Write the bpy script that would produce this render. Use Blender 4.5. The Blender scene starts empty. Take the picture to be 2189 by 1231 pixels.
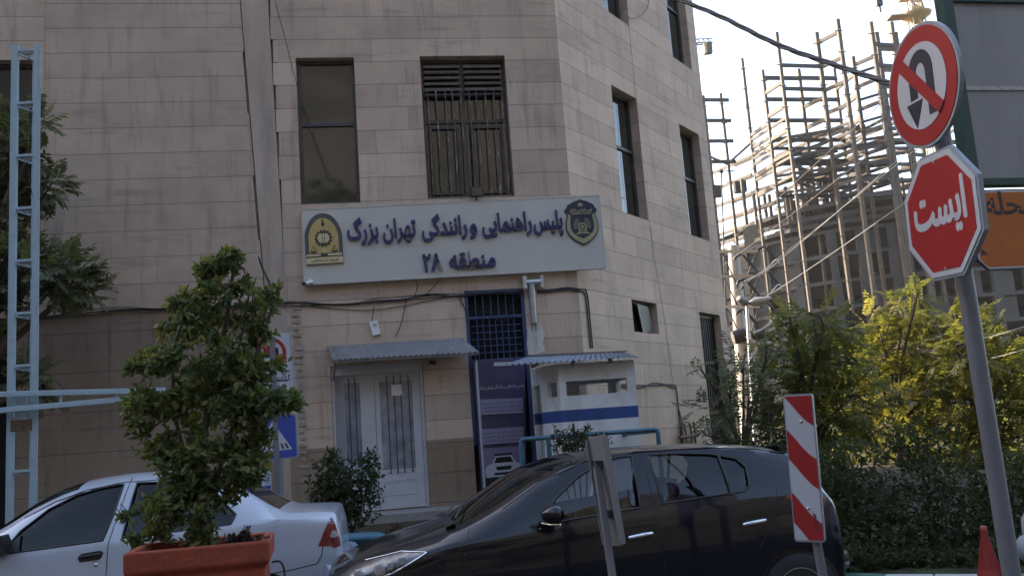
import bpy, bmesh, math, random
from mathutils import Vector, Matrix
R = math.radians
scene = bpy.context.scene
COL = scene.collection
V = Vector
# ---------------------------------------------------------------- camera
PW, PH, FOC = 2189.0, 1231.0, 1960.0
PITCH, ROLL, EYE = R(8.95), R(-4.12), 1.68
FW = V((0, math.cos(PITCH), math.sin(PITCH)))
RT0 = V((1, 0, 0)); UP0 = RT0.cross(FW)
RT = RT0 * math.cos(ROLL) + UP0 * math.sin(ROLL)
UP = UP0 * math.cos(ROLL) - RT0 * math.sin(ROLL)
CAM = V((0, 0, EYE))
cd = bpy.data.cameras.new('camera'); cam = bpy.data.objects.new('camera', cd); COL.objects.link(cam)
cam.matrix_world = Matrix(((RT.x, UP.x, -FW.x, CAM.x), (RT.y, UP.y, -FW.y, CAM.y), (RT.z, UP.z, -FW.z, CAM.z), (0, 0, 0, 1)))
cd.sensor_width = 36; cd.lens = 36 * FOC / PW; cd.clip_start = 0.05; cd.clip_end = 3000
scene.camera = cam
# ---------------------------------------------------------------- sky, sun, exposure
SUN_AZ, SUN_EL = R(-50), R(27)          # to the left of the view axis and behind the building
world = bpy.data.worlds.new('World'); scene.world = world; world.use_nodes = True
wn = world.node_tree.nodes; wl = world.node_tree.links
sky = wn.new('ShaderNodeTexSky'); sky.sky_type = 'NISHITA'; sky.sun_disc = False
sky.sun_elevation = SUN_EL; sky.sun_rotation = SUN_AZ
sky.air_density = 1.0; sky.dust_density = 4.0; sky.ozone_density = 1.0; sky.altitude = 1200
wn['Background'].inputs['Strength'].default_value = 0.15
warm_tint = wn.new('ShaderNodeMix'); warm_tint.data_type = 'RGBA'; warm_tint.blend_type = 'MULTIPLY'; warm_tint.inputs['Factor'].default_value = 1   # warm tint laid over the sky light in place of white balance
wl.new(sky.outputs['Color'], warm_tint.inputs['A']); warm_tint.inputs['B'].default_value = (1.10, .985, .88, 1)
wl.new(warm_tint.outputs['Result'], wn['Background'].inputs['Color'])
SD = V((math.sin(SUN_AZ) * math.cos(SUN_EL), math.cos(SUN_AZ) * math.cos(SUN_EL), math.sin(SUN_EL)))
sl = bpy.data.lights.new('sun', 'SUN'); sl.energy = 2.6; sl.angle = R(0.5); sl.color = (1, .86, .66)
so = bpy.data.objects.new('sun', sl); COL.objects.link(so)
so.rotation_euler = (-SD).to_track_quat('-Z', 'Y').to_euler(); so.location = (0, 0, 60)
scene.view_settings.view_transform = 'Standard'; scene.view_settings.look = 'None'
scene.view_settings.exposure = 2.45; scene.view_settings.gamma = 1.0
scene.cycles.max_bounces = 6; scene.cycles.transparent_max_bounces = 12
# ---------------------------------------------------------------- pixel and frame helpers
def ray(x, y): return RT * ((x - PW / 2) / FOC) - UP * ((y - PH / 2) / FOC) + FW
def P(x, y, Y):
    d = ray(x, y); return CAM + d * (Y / d.y)
class Fr:                                # a vertical plane: u along it, n out of it, z up
    def __init__(s, o, a):
        s.o = V((o[0], o[1], 0)); s.a = a
        s.u = V((math.cos(a), math.sin(a), 0)); s.n = V((math.sin(a), -math.cos(a), 0))
    def uz(s, x, y, off=0):
        d = ray(x, y); o = s.o + s.n * off
        q = CAM + d * ((o - CAM).dot(s.n) / d.dot(s.n))
        return (q - s.o).dot(s.u), q.z
    def at(s, u, z, n=0): return s.o + s.u * u + s.n * n + V((0, 0, z))
    def px(s, x, y, off=0):
        u, z = s.uz(x, y, off); return s.at(u, z, off)
FF = Fr((-2.0, 15.0), R(8.75))           # front of the police building
CU = 3.165
RF = Fr(FF.at(CU, 0), R(56.06))          # its cut corner
# ---------------------------------------------------------------- mesh builder
class MB:
    def __init__(s): s.v = []; s.f = []; s.uv = []; s.sm = []
    def add(s, vs, fs, uvs=None, sm=False):
        b = len(s.v); s.v += [tuple(v) for v in vs]
        for i, f in enumerate(fs):
            s.f.append([b + k for k in f]); s.sm.append(sm)
            s.uv.append(uvs[i] if uvs else None)
        return s
    def face(s, pts, uv=None, sm=False): return s.add(pts, [list(range(len(pts)))], [uv] if uv else None, sm)
    def box(s, c, d, M=None):
        x, y, z = d[0] / 2, d[1] / 2, d[2] / 2; c = V(c)
        vs = [V((i, j, k)) for k in (-z, z) for j in (-y, y) for i in (-x, x)]
        vs = [(M @ v if M else v) + c for v in vs]
        return s.add(vs, [(0, 2, 3, 1), (4, 5, 7, 6), (0, 1, 5, 4), (2, 6, 7, 3), (0, 4, 6, 2), (1, 3, 7, 5)])
    def ob(s, F, u0, u1, z0, z1, n0, n1):
        vs = [F.at(u, z, n) for n in (n0, n1) for z in (z0, z1) for u in (u0, u1)]
        fs = [(0, 2, 3, 1), (4, 5, 7, 6), (0, 1, 5, 4), (2, 6, 7, 3), (0, 4, 6, 2), (1, 3, 7, 5)]
        q = [(u, z) for n in (n0, n1) for z in (z0, z1) for u in (u0, u1)]
        nn = [n0] * 4 + [n1] * 4
        uv = [[q[k] for k in f] for f in fs[:4]] + [[(q[k][0] + nn[k], q[k][1]) for k in f] for f in fs[4:]]
        return s.add(vs, fs, uv)
    def bar(s, a, b, w, h=None, up=(0, 0, 1)):
        a, b = V(a), V(b); d = b - a; h = h or w
        if d.length < 1e-6: return s
        z = d.normalized(); x = V(up).cross(z)
        if x.length < 1e-3: x = V((1, 0, 0)).cross(z)
        x.normalize(); y = z.cross(x)
        return s.box((a + b) / 2, (w, h, d.length), Matrix((x, y, z)).transposed())
    def tube(s, pts, r, n=8, cap=True, closed=False):
        pts = [V(p) for p in pts]; m = len(pts); vs = []; pn = None
        for i, p in enumerate(pts):
            if closed: t = pts[(i + 1) % m] - pts[i - 1]
            else: t = pts[min(i + 1, m - 1)] - pts[max(i - 1, 0)]
            t = t.normalized() if t.length > 1e-9 else V((0, 0, 1))
            if pn is None:
                pn = t.cross(V((0, 0, 1)))
                if pn.length < .05: pn = t.cross(V((1, 0, 0)))
            pn = pn - t * pn.dot(t); pn.normalize(); bn = t.cross(pn)
            rr = r[i] if isinstance(r, (list, tuple)) else r
            vs += [p + (pn * math.cos(2 * math.pi * k / n) + bn * math.sin(2 * math.pi * k / n)) * rr for k in range(n)]
        fs = []
        for i in range(m if closed else m - 1):
            j = (i + 1) % m
            fs += [(i * n + k, i * n + (k + 1) % n, j * n + (k + 1) % n, j * n + k) for k in range(n)]
        s.add(vs, fs, None, True)
        if cap and not closed:
            s.face(vs[:n][::-1]); s.face(vs[-n:])
        return s
    def lathe(s, prof, c, M=None, n=24, sm=True):
        c = V(c); vs = []
        for r, z in prof:
            for k in range(n):
                a = 2 * math.pi * k / n; v = V((r * math.cos(a), r * math.sin(a), z))
                vs.append((M @ v if M else v) + c)
        fs = [(i * n + k, i * n + (k + 1) % n, (i + 1) * n + (k + 1) % n, (i + 1) * n + k) for i in range(len(prof) - 1) for k in range(n)]
        s.add(vs, fs, None, sm)
        if prof[0][0] > 1e-4: s.face(vs[:n][::-1])
        if prof[-1][0] > 1e-4: s.face(vs[-n:])
        return s
    def prism(s, poly, fn, d0, d1):       # poly of 2-D points, fn(a, b, depth) -> point
        n = len(poly); f0 = [fn(a, b, d0) for a, b in poly]; f1 = [fn(a, b, d1) for a, b in poly]
        u = [(a, b) for a, b in poly]
        s.face(f0[::-1], u[::-1]); s.face(f1, u)
        for i in range(n):
            j = (i + 1) % n; s.face([f0[i], f0[j], f1[j], f1[i]], [u[i], u[j], u[j], u[i]])
        return s
    def build(s, name, mat, parent=None, kind=None, bevel=0, o=None):
        me = bpy.data.meshes.new(name)
        if o is None:
            o = V((0, 0, 0)); p = parent
            while p is not None: o = o + p.location; p = p.parent
        me.from_pydata([(x - o.x, y - o.y, z - o.z) for x, y, z in s.v], [], s.f)
        uvl = me.uv_layers.new(name='UVMap')
        for p, u in zip(me.polygons, s.uv):
            if u:
                for k, li in enumerate(p.loop_indices): uvl.data[li].uv = u[k]
        me.polygons.foreach_set('use_smooth', s.sm)
        me.validate(); me.update()
        ob = bpy.data.objects.new(name, me); COL.objects.link(ob)
        for m in (mat if isinstance(mat, (list, tuple)) else [mat]): me.materials.append(m)
        if parent: ob.parent = parent
        else: ob.location = o
        if kind: ob['kind'] = kind
        if bevel:
            b = ob.modifiers.new('Bevel', 'BEVEL'); b.width = bevel; b.segments = 2; b.limit_method = 'ANGLE'; b.angle_limit = R(40)
        return ob
def tag(o, label, cat, group=None):
    o['label'] = label; o['category'] = cat
    if group: o['group'] = group
    return o
def thing(name, label, cat, loc=(0, 0, 0), group=None):
    o = bpy.data.objects.new(name, None); COL.objects.link(o); o.location = V(loc); o.empty_display_size = .2
    return tag(o, label, cat, group)
def copy_tree(o, parent=None):
    c = o.copy(); COL.objects.link(c)
    if parent: c.parent = parent
    for ch in o.children: copy_tree(ch, c)
    return c
# ---------------------------------------------------------------- materials
def nt(name):
    m = bpy.data.materials.new(name); m.use_nodes = True
    return m, m.node_tree.nodes, m.node_tree.links, m.node_tree.nodes['Principled BSDF']
def mat(name, col, rough=.6, metal=0, var=0, vs=4, bump=0, bs=60, spec=.5, coat=0, streak=False, dirt=0, dcol=(.09, .075, .06), ds=2.5, ior=None, emit=0):
    m, n, l, b = nt(name); c = tuple(col) + (1,)
    b.inputs['Roughness'].default_value = rough; b.inputs['Metallic'].default_value = metal
    b.inputs['Specular IOR Level'].default_value = spec; b.inputs['Coat Weight'].default_value = coat; b.inputs['Coat Roughness'].default_value = .04
    if ior: b.inputs['IOR'].default_value = ior
    b.inputs['Base Color'].default_value = c
    if emit: b.inputs['Emission Color'].default_value = c; b.inputs['Emission Strength'].default_value = emit
    if not (var or bump or dirt): return m
    tc = n.new('ShaderNodeTexCoord'); out = None
    src = tc.outputs['Object']
    if streak:
        mp = n.new('ShaderNodeMapping'); mp.inputs['Scale'].default_value = (1, 1, .18); l.new(src, mp.inputs['Vector']); src = mp.outputs['Vector']
    if var:
        t = n.new('ShaderNodeTexNoise'); t.inputs['Scale'].default_value = vs; t.inputs['Detail'].default_value = 6; t.inputs['Roughness'].default_value = .65; l.new(src, t.inputs['Vector'])
        r = n.new('ShaderNodeValToRGB'); e = r.color_ramp.elements
        e[0].position = .3; e[1].position = .7
        e[0].color = tuple(k * (1 - var) for k in col) + (1,); e[1].color = tuple(min(1, k * (1 + var)) for k in col) + (1,)
        l.new(t.outputs['Fac'], r.inputs['Fac']); out = r.outputs['Color']
    if dirt:
        t = n.new('ShaderNodeTexNoise'); t.inputs['Scale'].default_value = ds; t.inputs['Detail'].default_value = 9; t.inputs['Roughness'].default_value = .7; l.new(src, t.inputs['Vector'])
        r = n.new('ShaderNodeValToRGB'); r.color_ramp.elements[0].position = .5; r.color_ramp.elements[1].position = .72
        r.color_ramp.elements[0].color = (0, 0, 0, 1); r.color_ramp.elements[1].color = (dirt, dirt, dirt, 1)
        l.new(t.outputs['Fac'], r.inputs['Fac'])
        x = n.new('ShaderNodeMix'); x.data_type = 'RGBA'; l.new(r.outputs['Color'], x.inputs['Factor'])
        if out: l.new(out, x.inputs['A'])
        else: x.inputs['A'].default_value = c
        x.inputs['B'].default_value = tuple(dcol) + (1,); out = x.outputs['Result']
    if out: l.new(out, b.inputs['Base Color'])
    if bump:
        t = n.new('ShaderNodeTexNoise'); t.inputs['Scale'].default_value = bs; t.inputs['Detail'].default_value = 5; l.new(tc.outputs['Object'], t.inputs['Vector'])
        k = n.new('ShaderNodeBump'); k.inputs['Strength'].default_value = bump; k.inputs['Distance'].default_value = .02; l.new(t.outputs['Fac'], k.inputs['Height']); l.new(k.outputs['Normal'], b.inputs['Normal'])
    return m
def stone(name, c1, c2, bw, rh, z0, off=.37, stain=(.12, .092, .072), sa=.55, mortar=.004, rust=0.0):
    m, n, l, b = nt(name)
    uv = n.new('ShaderNodeUVMap'); uv.uv_map = 'UVMap'
    mp = n.new('ShaderNodeMapping'); mp.inputs['Location'].default_value = (7.3, -z0 + 40 * rh - .008, 0); l.new(uv.outputs['UV'], mp.inputs['Vector'])
    w = n.new('ShaderNodeTexNoise'); w.inputs['Scale'].default_value = 1.3; w.inputs['Detail'].default_value = 2; l.new(uv.outputs['UV'], w.inputs['Vector'])
    wm = n.new('ShaderNodeVectorMath'); wm.operation = 'MULTIPLY_ADD'; wm.inputs[1].default_value = (.016, .016, 0)
    l.new(w.outputs['Color'], wm.inputs[0]); l.new(mp.outputs['Vector'], wm.inputs[2])
    br = n.new('ShaderNodeTexBrick'); br.offset = off; br.offset_frequency = 2; br.squash = 1.35; br.squash_frequency = 3
    for k, v in (('Scale', 1), ('Mortar Size', mortar), ('Mortar Smooth', .25), ('Bias', 0), ('Brick Width', bw), ('Row Height', rh)): br.inputs[k].default_value = v
    br.inputs['Color1'].default_value = c1 + (1,); br.inputs['Color2'].default_value = c2 + (1,); br.inputs['Mortar'].default_value = tuple(k * .55 for k in c1) + (1,)
    l.new(wm.outputs[0], br.inputs['Vector'])
    def noise(scale, det, sc=(1, 1, 1), rg=.65):
        mm = n.new('ShaderNodeMapping'); mm.inputs['Scale'].default_value = sc; l.new(uv.outputs['UV'], mm.inputs['Vector'])
        t = n.new('ShaderNodeTexNoise'); t.inputs['Scale'].default_value = scale; t.inputs['Detail'].default_value = det; t.inputs['Roughness'].default_value = rg; l.new(mm.outputs['Vector'], t.inputs['Vector']); return t.outputs['Fac']
    def ramp(src, p0, p1, v0, v1):
        r = n.new('ShaderNodeMapRange'); r.inputs['From Min'].default_value = p0; r.inputs['From Max'].default_value = p1; r.inputs['To Min'].default_value = v0; r.inputs['To Max'].default_value = v1; l.new(src, r.inputs['Value']); return r.outputs['Result']
    def mix(a, fac, col=None, mode='MIX', bsock=None):
        x = n.new('ShaderNodeMix'); x.data_type = 'RGBA'; x.blend_type = mode; l.new(a, x.inputs['A'])
        if hasattr(fac, 'links'): l.new(fac, x.inputs['Factor'])
        else: x.inputs['Factor'].default_value = fac
        if bsock is not None: l.new(bsock, x.inputs['B'])
        else: x.inputs['B'].default_value = tuple(col) + (1,)
        return x.outputs['Result']
    c = br.outputs['Color']
    sy = n.new('ShaderNodeSeparateXYZ'); l.new(wm.outputs[0], sy.inputs[0]); pp = n.new('ShaderNodeMath'); pp.operation = 'PINGPONG'; l.new(sy.outputs['Y'], pp.inputs[0]); pp.inputs[1].default_value = rh / 2
    c = mix(c, ramp(pp.outputs[0], .003, .008, .75, 0), tuple(k * .22 for k in c1))      # open bed joints
    c = mix(c, ramp(noise(.9, 7), .38, .72, 0, .34), stain)                      # broad weathering
    c = mix(c, ramp(noise(2.2, 8, (2.6, .28, 1)), .53, .76, 0, sa), stain)        # runs of dirt
    c = mix(c, ramp(noise(1.6, 8, (.35, 3.2, 1)), .57, .74, 0, sa * .85), tuple(k * .8 for k in stain))   # veins along the bed
    c = mix(c, ramp(noise(6, 10, (1, 1, 1), .75), .62, .74, 0, .55), tuple(k * .55 for k in stain))     # pits
    c = mix(c, ramp(noise(55, 4), .3, .7, 0, .22), tuple(k * .6 for k in c1))       # grain
    if rust: c = mix(c, ramp(noise(1.1, 8, (1.6, .5, 1)), .56, .8, 0, rust), (.17, .085, .04))
    l.new(c, b.inputs['Base Color'])
    b.inputs['Roughness'].default_value = .72; b.inputs['Specular IOR Level'].default_value = .3
    h = n.new('ShaderNodeMath'); h.operation = 'MULTIPLY_ADD'; l.new(noise(38, 6), h.inputs[0]); h.inputs[1].default_value = .25
    inv = n.new('ShaderNodeMath'); inv.operation = 'SUBTRACT'; inv.inputs[0].default_value = 1; l.new(br.outputs['Fac'], inv.inputs[1]); l.new(inv.outputs[0], h.inputs[2])
    bp = n.new('ShaderNodeBump'); bp.inputs['Strength'].default_value = .5; bp.inputs['Distance'].default_value = .006; l.new(h.outputs[0], bp.inputs['Height']); l.new(bp.outputs['Normal'], b.inputs['Normal'])
    return m
def leafmat(name, cols, trans=.35, rough=.45):
    m, n, l, b = nt(name)
    uv = n.new('ShaderNodeUVMap'); uv.uv_map = 'UVMap'; sp = n.new('ShaderNodeSeparateXYZ'); l.new(uv.outputs['UV'], sp.inputs[0])
    r = n.new('ShaderNodeValToRGB'); e = r.color_ramp.elements
    while len(e) < len(cols): e.new(.5)
    for i, c in enumerate(cols): e[i].position = i / (len(cols) - 1); e[i].color = tuple(c) + (1,)
    l.new(sp.outputs['X'], r.inputs['Fac']); l.new(r.outputs['Color'], b.inputs['Base Color'])
    b.inputs['Roughness'].default_value = rough; b.inputs['Specular IOR Level'].default_value = .22
    t = n.new('ShaderNodeBsdfTranslucent'); hs = n.new('ShaderNodeMix'); hs.data_type = 'RGBA'; hs.blend_type = 'MULTIPLY'; hs.inputs['Factor'].default_value = 1
    hs.inputs['B'].default_value = (1.75, 1.75, .7, 1); l.new(r.outputs['Color'], hs.inputs['A']); l.new(hs.outputs['Result'], t.inputs['Color'])
    mx = n.new('ShaderNodeMixShader'); mx.inputs[0].default_value = trans
    l.new(b.outputs[0], mx.inputs[1]); l.new(t.outputs[0], mx.inputs[2]); l.new(mx.outputs[0], n['Material Output'].inputs['Surface'])
    return m
def tinted(name, col, refl=1.6, rough=.02):
    m, n, l, b = nt(name)
    tr = n.new('ShaderNodeBsdfTransparent'); tr.inputs[0].default_value = tuple(col) + (1,)
    g = n.new('ShaderNodeBsdfGlossy'); g.inputs['Roughness'].default_value = rough
    f = n.new('ShaderNodeFresnel'); f.inputs['IOR'].default_value = refl
    x = n.new('ShaderNodeMixShader'); l.new(f.outputs[0], x.inputs[0]); l.new(tr.outputs[0], x.inputs[1]); l.new(g.outputs[0], x.inputs[2]); l.new(x.outputs[0], n['Material Output'].inputs['Surface'])
    return m
M = {}
M['stone'] = stone('travertine_cladding', (.63, .49, .385), (.50, .385, .30), 1.55, .412, 4.03)
M['stone_side'] = stone('pinkish_travertine', (.56, .44, .345), (.49, .38, .298), 3.6, .434, 4.01, off=.43)
M['stone_base'] = stone('brown_base_stone', (.33, .25, .175), (.27, .2, .145), 1.5, .47, .66, sa=.8, stain=(.1, .075, .05), rust=.5)
M['stone_old'] = stone('old_brown_stone', (.35, .265, .20), (.29, .22, .168), 2.2, .62, .6, sa=.85, stain=(.075, .058, .045), mortar=.004, rust=.35)
M['render'] = mat('smooth_render', (.43, .35, .285), .85, var=.12, vs=2, bump=.25, bs=30, dirt=.5, dcol=(.16, .13, .11), streak=True)
M['plaster'] = mat('rough_plaster', (.36, .30, .25), .9, var=.25, vs=5, bump=.5, bs=18, dirt=.7, dcol=(.12, .095, .075))
M['brown_frame'] = mat('brown_window_frame', (.075, .052, .04), .5, var=.2, vs=6)
M['dark_frame'] = mat('dark_window_frame', (.06, .055, .052), .45, var=.2, vs=6)
M['glass'] = mat('window_glass', (.02, .021, .02), .04, spec=.6, ior=1.8)
M['dull_glass'] = mat('dusty_dark_glass', (.035, .034, .032), .4, spec=.3, var=.3, vs=5)
M['dark_in'] = mat('dark_interior', (.012, .012, .013), .9)  # near-black tone, the shade of unlit rooms put into the colour
M['black_iron'] = mat('black_iron', (.02, .019, .019), .5, var=.3, vs=20)
M['navy'] = mat('navy_letters', (.026, .028, .115), .4)
M['blue_paint'] = mat('blue_paint', (.035, .055, .14), .5, var=.2, vs=8)
M['white'] = mat('white_paint', (.72, .73, .74), .5, var=.05, vs=3, dirt=.35, dcol=(.42, .4, .37), ds=4)
M['sign_white'] = mat('white_sign_board', (.50, .485, .45), .45, var=.05, vs=1.2, dirt=.4, dcol=(.45, .43, .39), ds=1.6, streak=True)
M['door_white'] = mat('grey_white_door_paint', (.50, .505, .535), .4, var=.05, vs=3, dirt=.3, dcol=(.25, .24, .23))
M['door_glass'] = mat('door_glass', (.30, .31, .345), .07, spec=.8, var=.4, vs=3.2)  # pale mottled tone puts bright reflections into the glass colour
M['tin'] = mat('grey_tin_sheet', (.25, .255, .265), .5, metal=.35, var=.15, vs=3, dirt=.5, dcol=(.12, .1, .085))
M['blue_tin'] = mat('faded_blue_tin', (.17, .21, .265), .5, metal=.3, var=.2, vs=3, dirt=.5, dcol=(.09, .085, .08))
M['galv'] = mat('galvanised_steel', (.46, .47, .48), .42, metal=.7, var=.15, vs=8)
M['grey_paint'] = mat('grey_paint', (.17, .172, .172), .5, var=.1, vs=6, dirt=.4, dcol=(.09, .08, .07))
M['black_rubber'] = mat('black_rubber', (.018, .018, .018), .6)
M['cable'] = mat('black_cable', (.02, .019, .018), .55)
M['gold'] = mat('gold_emblem', (.47, .35, .13), .45, var=.12, vs=9)
M['cream'] = mat('cream_emblem', (.55, .47, .27), .5)
M['brown_dark'] = mat('dark_brown_emblem', (.06, .042, .03), .5)
M['slate'] = mat('slate_emblem', (.075, .075, .07), .5, var=.2, vs=12)
M['shield_navy'] = mat('navy_emblem', (.018, .022, .05), .45)
M['shield_gold'] = mat('old_gold_emblem', (.33, .31, .16), .5)
M['light_blue'] = mat('light_blue_paint', (.32, .42, .475), .5, var=.12, vs=5, dirt=.45, dcol=(.15, .13, .11), ds=5)
M['teal'] = mat('teal_paint', (.04, .12, .175), .4, var=.15, vs=5, dirt=.35, dcol=(.12, .12, .11))
M['white_blue_rib'] = mat('stripe_blue', (.03, .085, .30), .5)
M['red_sign'] = mat('red_sign_film', (.29, .015, .015), .35, var=.06, vs=4)
M['white_sign'] = mat('white_sign_film', (.42, .435, .47), .35, var=.04, vs=5)
M['black_sign'] = mat('black_sign_film', (.015, .016, .03), .4)
M['blue_sign'] = mat('blue_sign_film', (.03, .06, .30), .35, var=.06, vs=5)
M['sign_rim'] = mat('sign_rim_grey', (.24, .27, .30), .45, metal=.2, var=.1, vs=6)
M['pole_grey'] = mat('grey_pole_paint', (.14, .143, .158), .5, var=.1, vs=7, dirt=.3, dcol=(.09, .085, .08))
M['orange_sign'] = mat('orange_sign_film', (.36, .095, .01), .45, var=.08, vs=4)
M['green_frame'] = mat('dark_green_paint', (.012, .05, .04), .5, var=.15, vs=5)
M['panel_grey'] = mat('faded_sheet_panel', (.245, .243, .245), .55, var=.12, vs=1.6, dirt=.5, dcol=(.14, .13, .12), ds=1.3, streak=True)
M['cone'] = mat('cone_orange_red', (.30, .03, .025), .5, var=.1, vs=6, dirt=.3, dcol=(.14, .04, .03))
M['planter'] = mat('orange_red_planter', (.28, .05, .02), .72, var=.22, vs=4, bump=.35, bs=25, dirt=.75, dcol=(.17, .04, .025), ds=6)
M['soil'] = mat('soil', (.065, .05, .038), .95, var=.4, vs=9, bump=1, bs=25)
M['concrete'] = mat('concrete', (.05, .047, .045), .9, var=.2, vs=.35, bump=.2, bs=8, dirt=.5, dcol=(.032, .03, .028), ds=.5)
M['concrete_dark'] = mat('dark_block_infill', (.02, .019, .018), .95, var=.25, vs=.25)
M['steel'] = mat('primer_steel', (.07, .051, .034), .7, var=.3, vs=.3, dirt=.5, dcol=(.075, .036, .022), ds=.4)
M['steel_grey'] = mat('grey_steel_beam', (.03, .027, .025), .7, var=.25, vs=.3)
M['crane'] = mat('crane_yellow', (.32, .23, .11), .5, var=.15, vs=1)
M['bark'] = mat('bark', (.085, .065, .048), .95, var=.3, vs=10, bump=.6, bs=30)
M['twig'] = mat('twig', (.065, .05, .036), .9)
M['bed'] = mat('weedy_bed', (.04, .045, .022), .97, spec=.08, var=.5, vs=4, bump=1, bs=20)
M['asphalt'] = mat('asphalt', (.052, .052, .054), .9, var=.25, vs=2, bump=.5, bs=160)
M['paving'] = mat('paving', (.27, .25, .23), .9, var=.15, vs=3, bump=.3, bs=40)
M['earth'] = mat('bare_earth', (.062, .05, .036), .97, spec=.08, var=.35, vs=3, bump=1, bs=14)
M['hill'] = mat('hillside', (.062, .06, .055), .97, spec=.1, var=.5, vs=.05, dirt=.95, dcol=(.02, .025, .018), ds=.07)
L_SHRUB = leafmat('shrub_leaves', [(.034, .052, .024), (.05, .076, .032), (.066, .096, .04), (.082, .115, .046), (.10, .13, .054), (.125, .15, .06), (.15, .165, .066), (.2, .18, .065), (.14, .09, .05)], .3, .5)
L_DARK = leafmat('dark_pinnate_leaves', [(.085, .1, .066), (.115, .132, .085), (.15, .165, .108)], .4, .5)
L_TREE = leafmat('tree_of_heaven_leaves', [(.06, .068, .03), (.095, .10, .038), (.135, .132, .045), (.18, .16, .052)], .45, .65)
L_HEDGE = leafmat('hedge_leaves', [(.026, .034, .016), (.042, .054, .024), (.06, .072, .032)], .25, .68)
# ---------------------------------------------------------------- Arabic-script lettering (shaped by hand)
AR = {'ا': (0xFE8D, 2), 'آ': (0xFE81, 2), 'ب': (0xFE8F, 4), 'ت': (0xFE95, 4), 'ج': (0xFE9D, 4), 'ح': (0xFEA1, 4), 'د': (0xFEA9, 2), 'ر': (0xFEAD, 2), 'ز': (0xFEAF, 2), 'س': (0xFEB1, 4), 'ش': (0xFEB5, 4),
      'ص': (0xFEB9, 4), 'ط': (0xFEC1, 4), 'ع': (0xFEC9, 4), 'ف': (0xFED1, 4), 'ق': (0xFED5, 4), 'ل': (0xFEDD, 4), 'م': (0xFEE1, 4), 'ن': (0xFEE5, 4), 'ه': (0xFEE9, 4), 'و': (0xFEED, 2), 'پ': (0xFB56, 4), 'ک': (0xFB8E, 4), 'گ': (0xFB92, 4), 'ی': (0xFBFC, 4)}
def shape(t):
    out = []
    for i, c in enumerate(t):
        if c not in AR: out.append(c); continue
        p = i > 0 and t[i - 1] in AR and AR[t[i - 1]][1] == 4
        q = i + 1 < len(t) and t[i + 1] in AR and AR[c][1] == 4
        out.append(chr(AR[c][0] + (3 if p and q else 1 if p else 2 if q else 0)))
    return ''.join(reversed(out))
def text_mesh(t, bold=0.0, ext=0.0):
    c = bpy.data.curves.new('t', 'FONT'); c.body = t; c.size = 1; c.offset = bold; c.extrude = ext; c.resolution_u = 4
    o = bpy.data.objects.new('t', c); COL.objects.link(o)
    bpy.context.view_layer.update(); dg = bpy.context.evaluated_depsgraph_get()
    me = bpy.data.meshes.new_from_object(o.evaluated_get(dg))
    vs = [tuple(v.co) for v in me.vertices]; fs = [list(p.vertices) for p in me.polygons]
    bpy.data.objects.remove(o); bpy.data.curves.remove(c); bpy.data.meshes.remove(me)
    return vs, fs
def lettering(t, fn, x0, x1, yb, bold=.018, depth=.0, d0=.0, hscale=None, mb=None, thick=0):
    """fn(x, y, depth) maps sign coordinates to space; text fills x0..x1 on the baseline yb"""
    vs, fs = text_mesh(t, bold, .5)
    a = min(v[0] for v in vs); b = max(v[0] for v in vs); k = (x1 - x0) / (b - a); ky = hscale or k
    mb = mb or MB()
    for i, (sx, sy) in enumerate(((0, 0), (-thick, 0), (thick, 0), (0, thick), (0, -thick)) if thick else ((0, 0),)):
        mb.add([fn(x0 + (v[0] - a) * k + sx, yb + v[1] * ky + sy, d0 + .0002 * i + depth * (v[2] + .5)) for v in vs], fs)
    return mb
def arc(cx, cy, r, a0, a1, n=16, ry=None): return [(cx + r * math.cos(R(a0 + (a1 - a0) * i / n)), cy + (ry or r) * math.sin(R(a0 + (a1 - a0) * i / n))) for i in range(n + 1)]
# ================================================================ GROUND
g = MB(); g.face([(-900, -700, -.03), (900, -700, -.03), (900, 1300, -.03), (-900, 1300, -.03)]).build('ground', M['earth'], kind='structure')
g = MB(); g.face([(-60, -14, 0), (60, -14, 0), (60, 12, 0), (-60, 12, 0)]).build('road', M['asphalt'], kind='structure')
random.seed(3)
def bank_z(u, n):
    t = min(1, max(0, (n - .75) / 3.6)); return .47 - .455 * (t * t * (3 - 2 * t))
g = MB(); nu, nn = 60, 30; vs = []
for i in range(nu + 1):
    for j in range(nn + 1):
        u = -16 + 26 * i / nu; n = -9 + 14.6 * j / nn
        vs.append(FF.at(u, bank_z(u, n) + random.uniform(-.02, .02) * (n > .8), n))
g.add(vs, [(i * (nn + 1) + j, i * (nn + 1) + j + 1, (i + 1) * (nn + 1) + j + 1, (i + 1) * (nn + 1) + j) for i in range(nu) for j in range(nn)], None, True)
g.build('embankment', M['earth'], kind='structure')
g = MB(); g.ob(FF, -6.5, CU + .35, .3, .6, 0.02, .72); g.build('pavement', M['paving'], kind='structure', bevel=.012)
kp = [(2.55, 9.6), (2.75, 8.95), (3.15, 8.6), (3.9, 8.25), (4.75, 7.95), (6.5, 7.6), (12, 7.2)]
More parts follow.
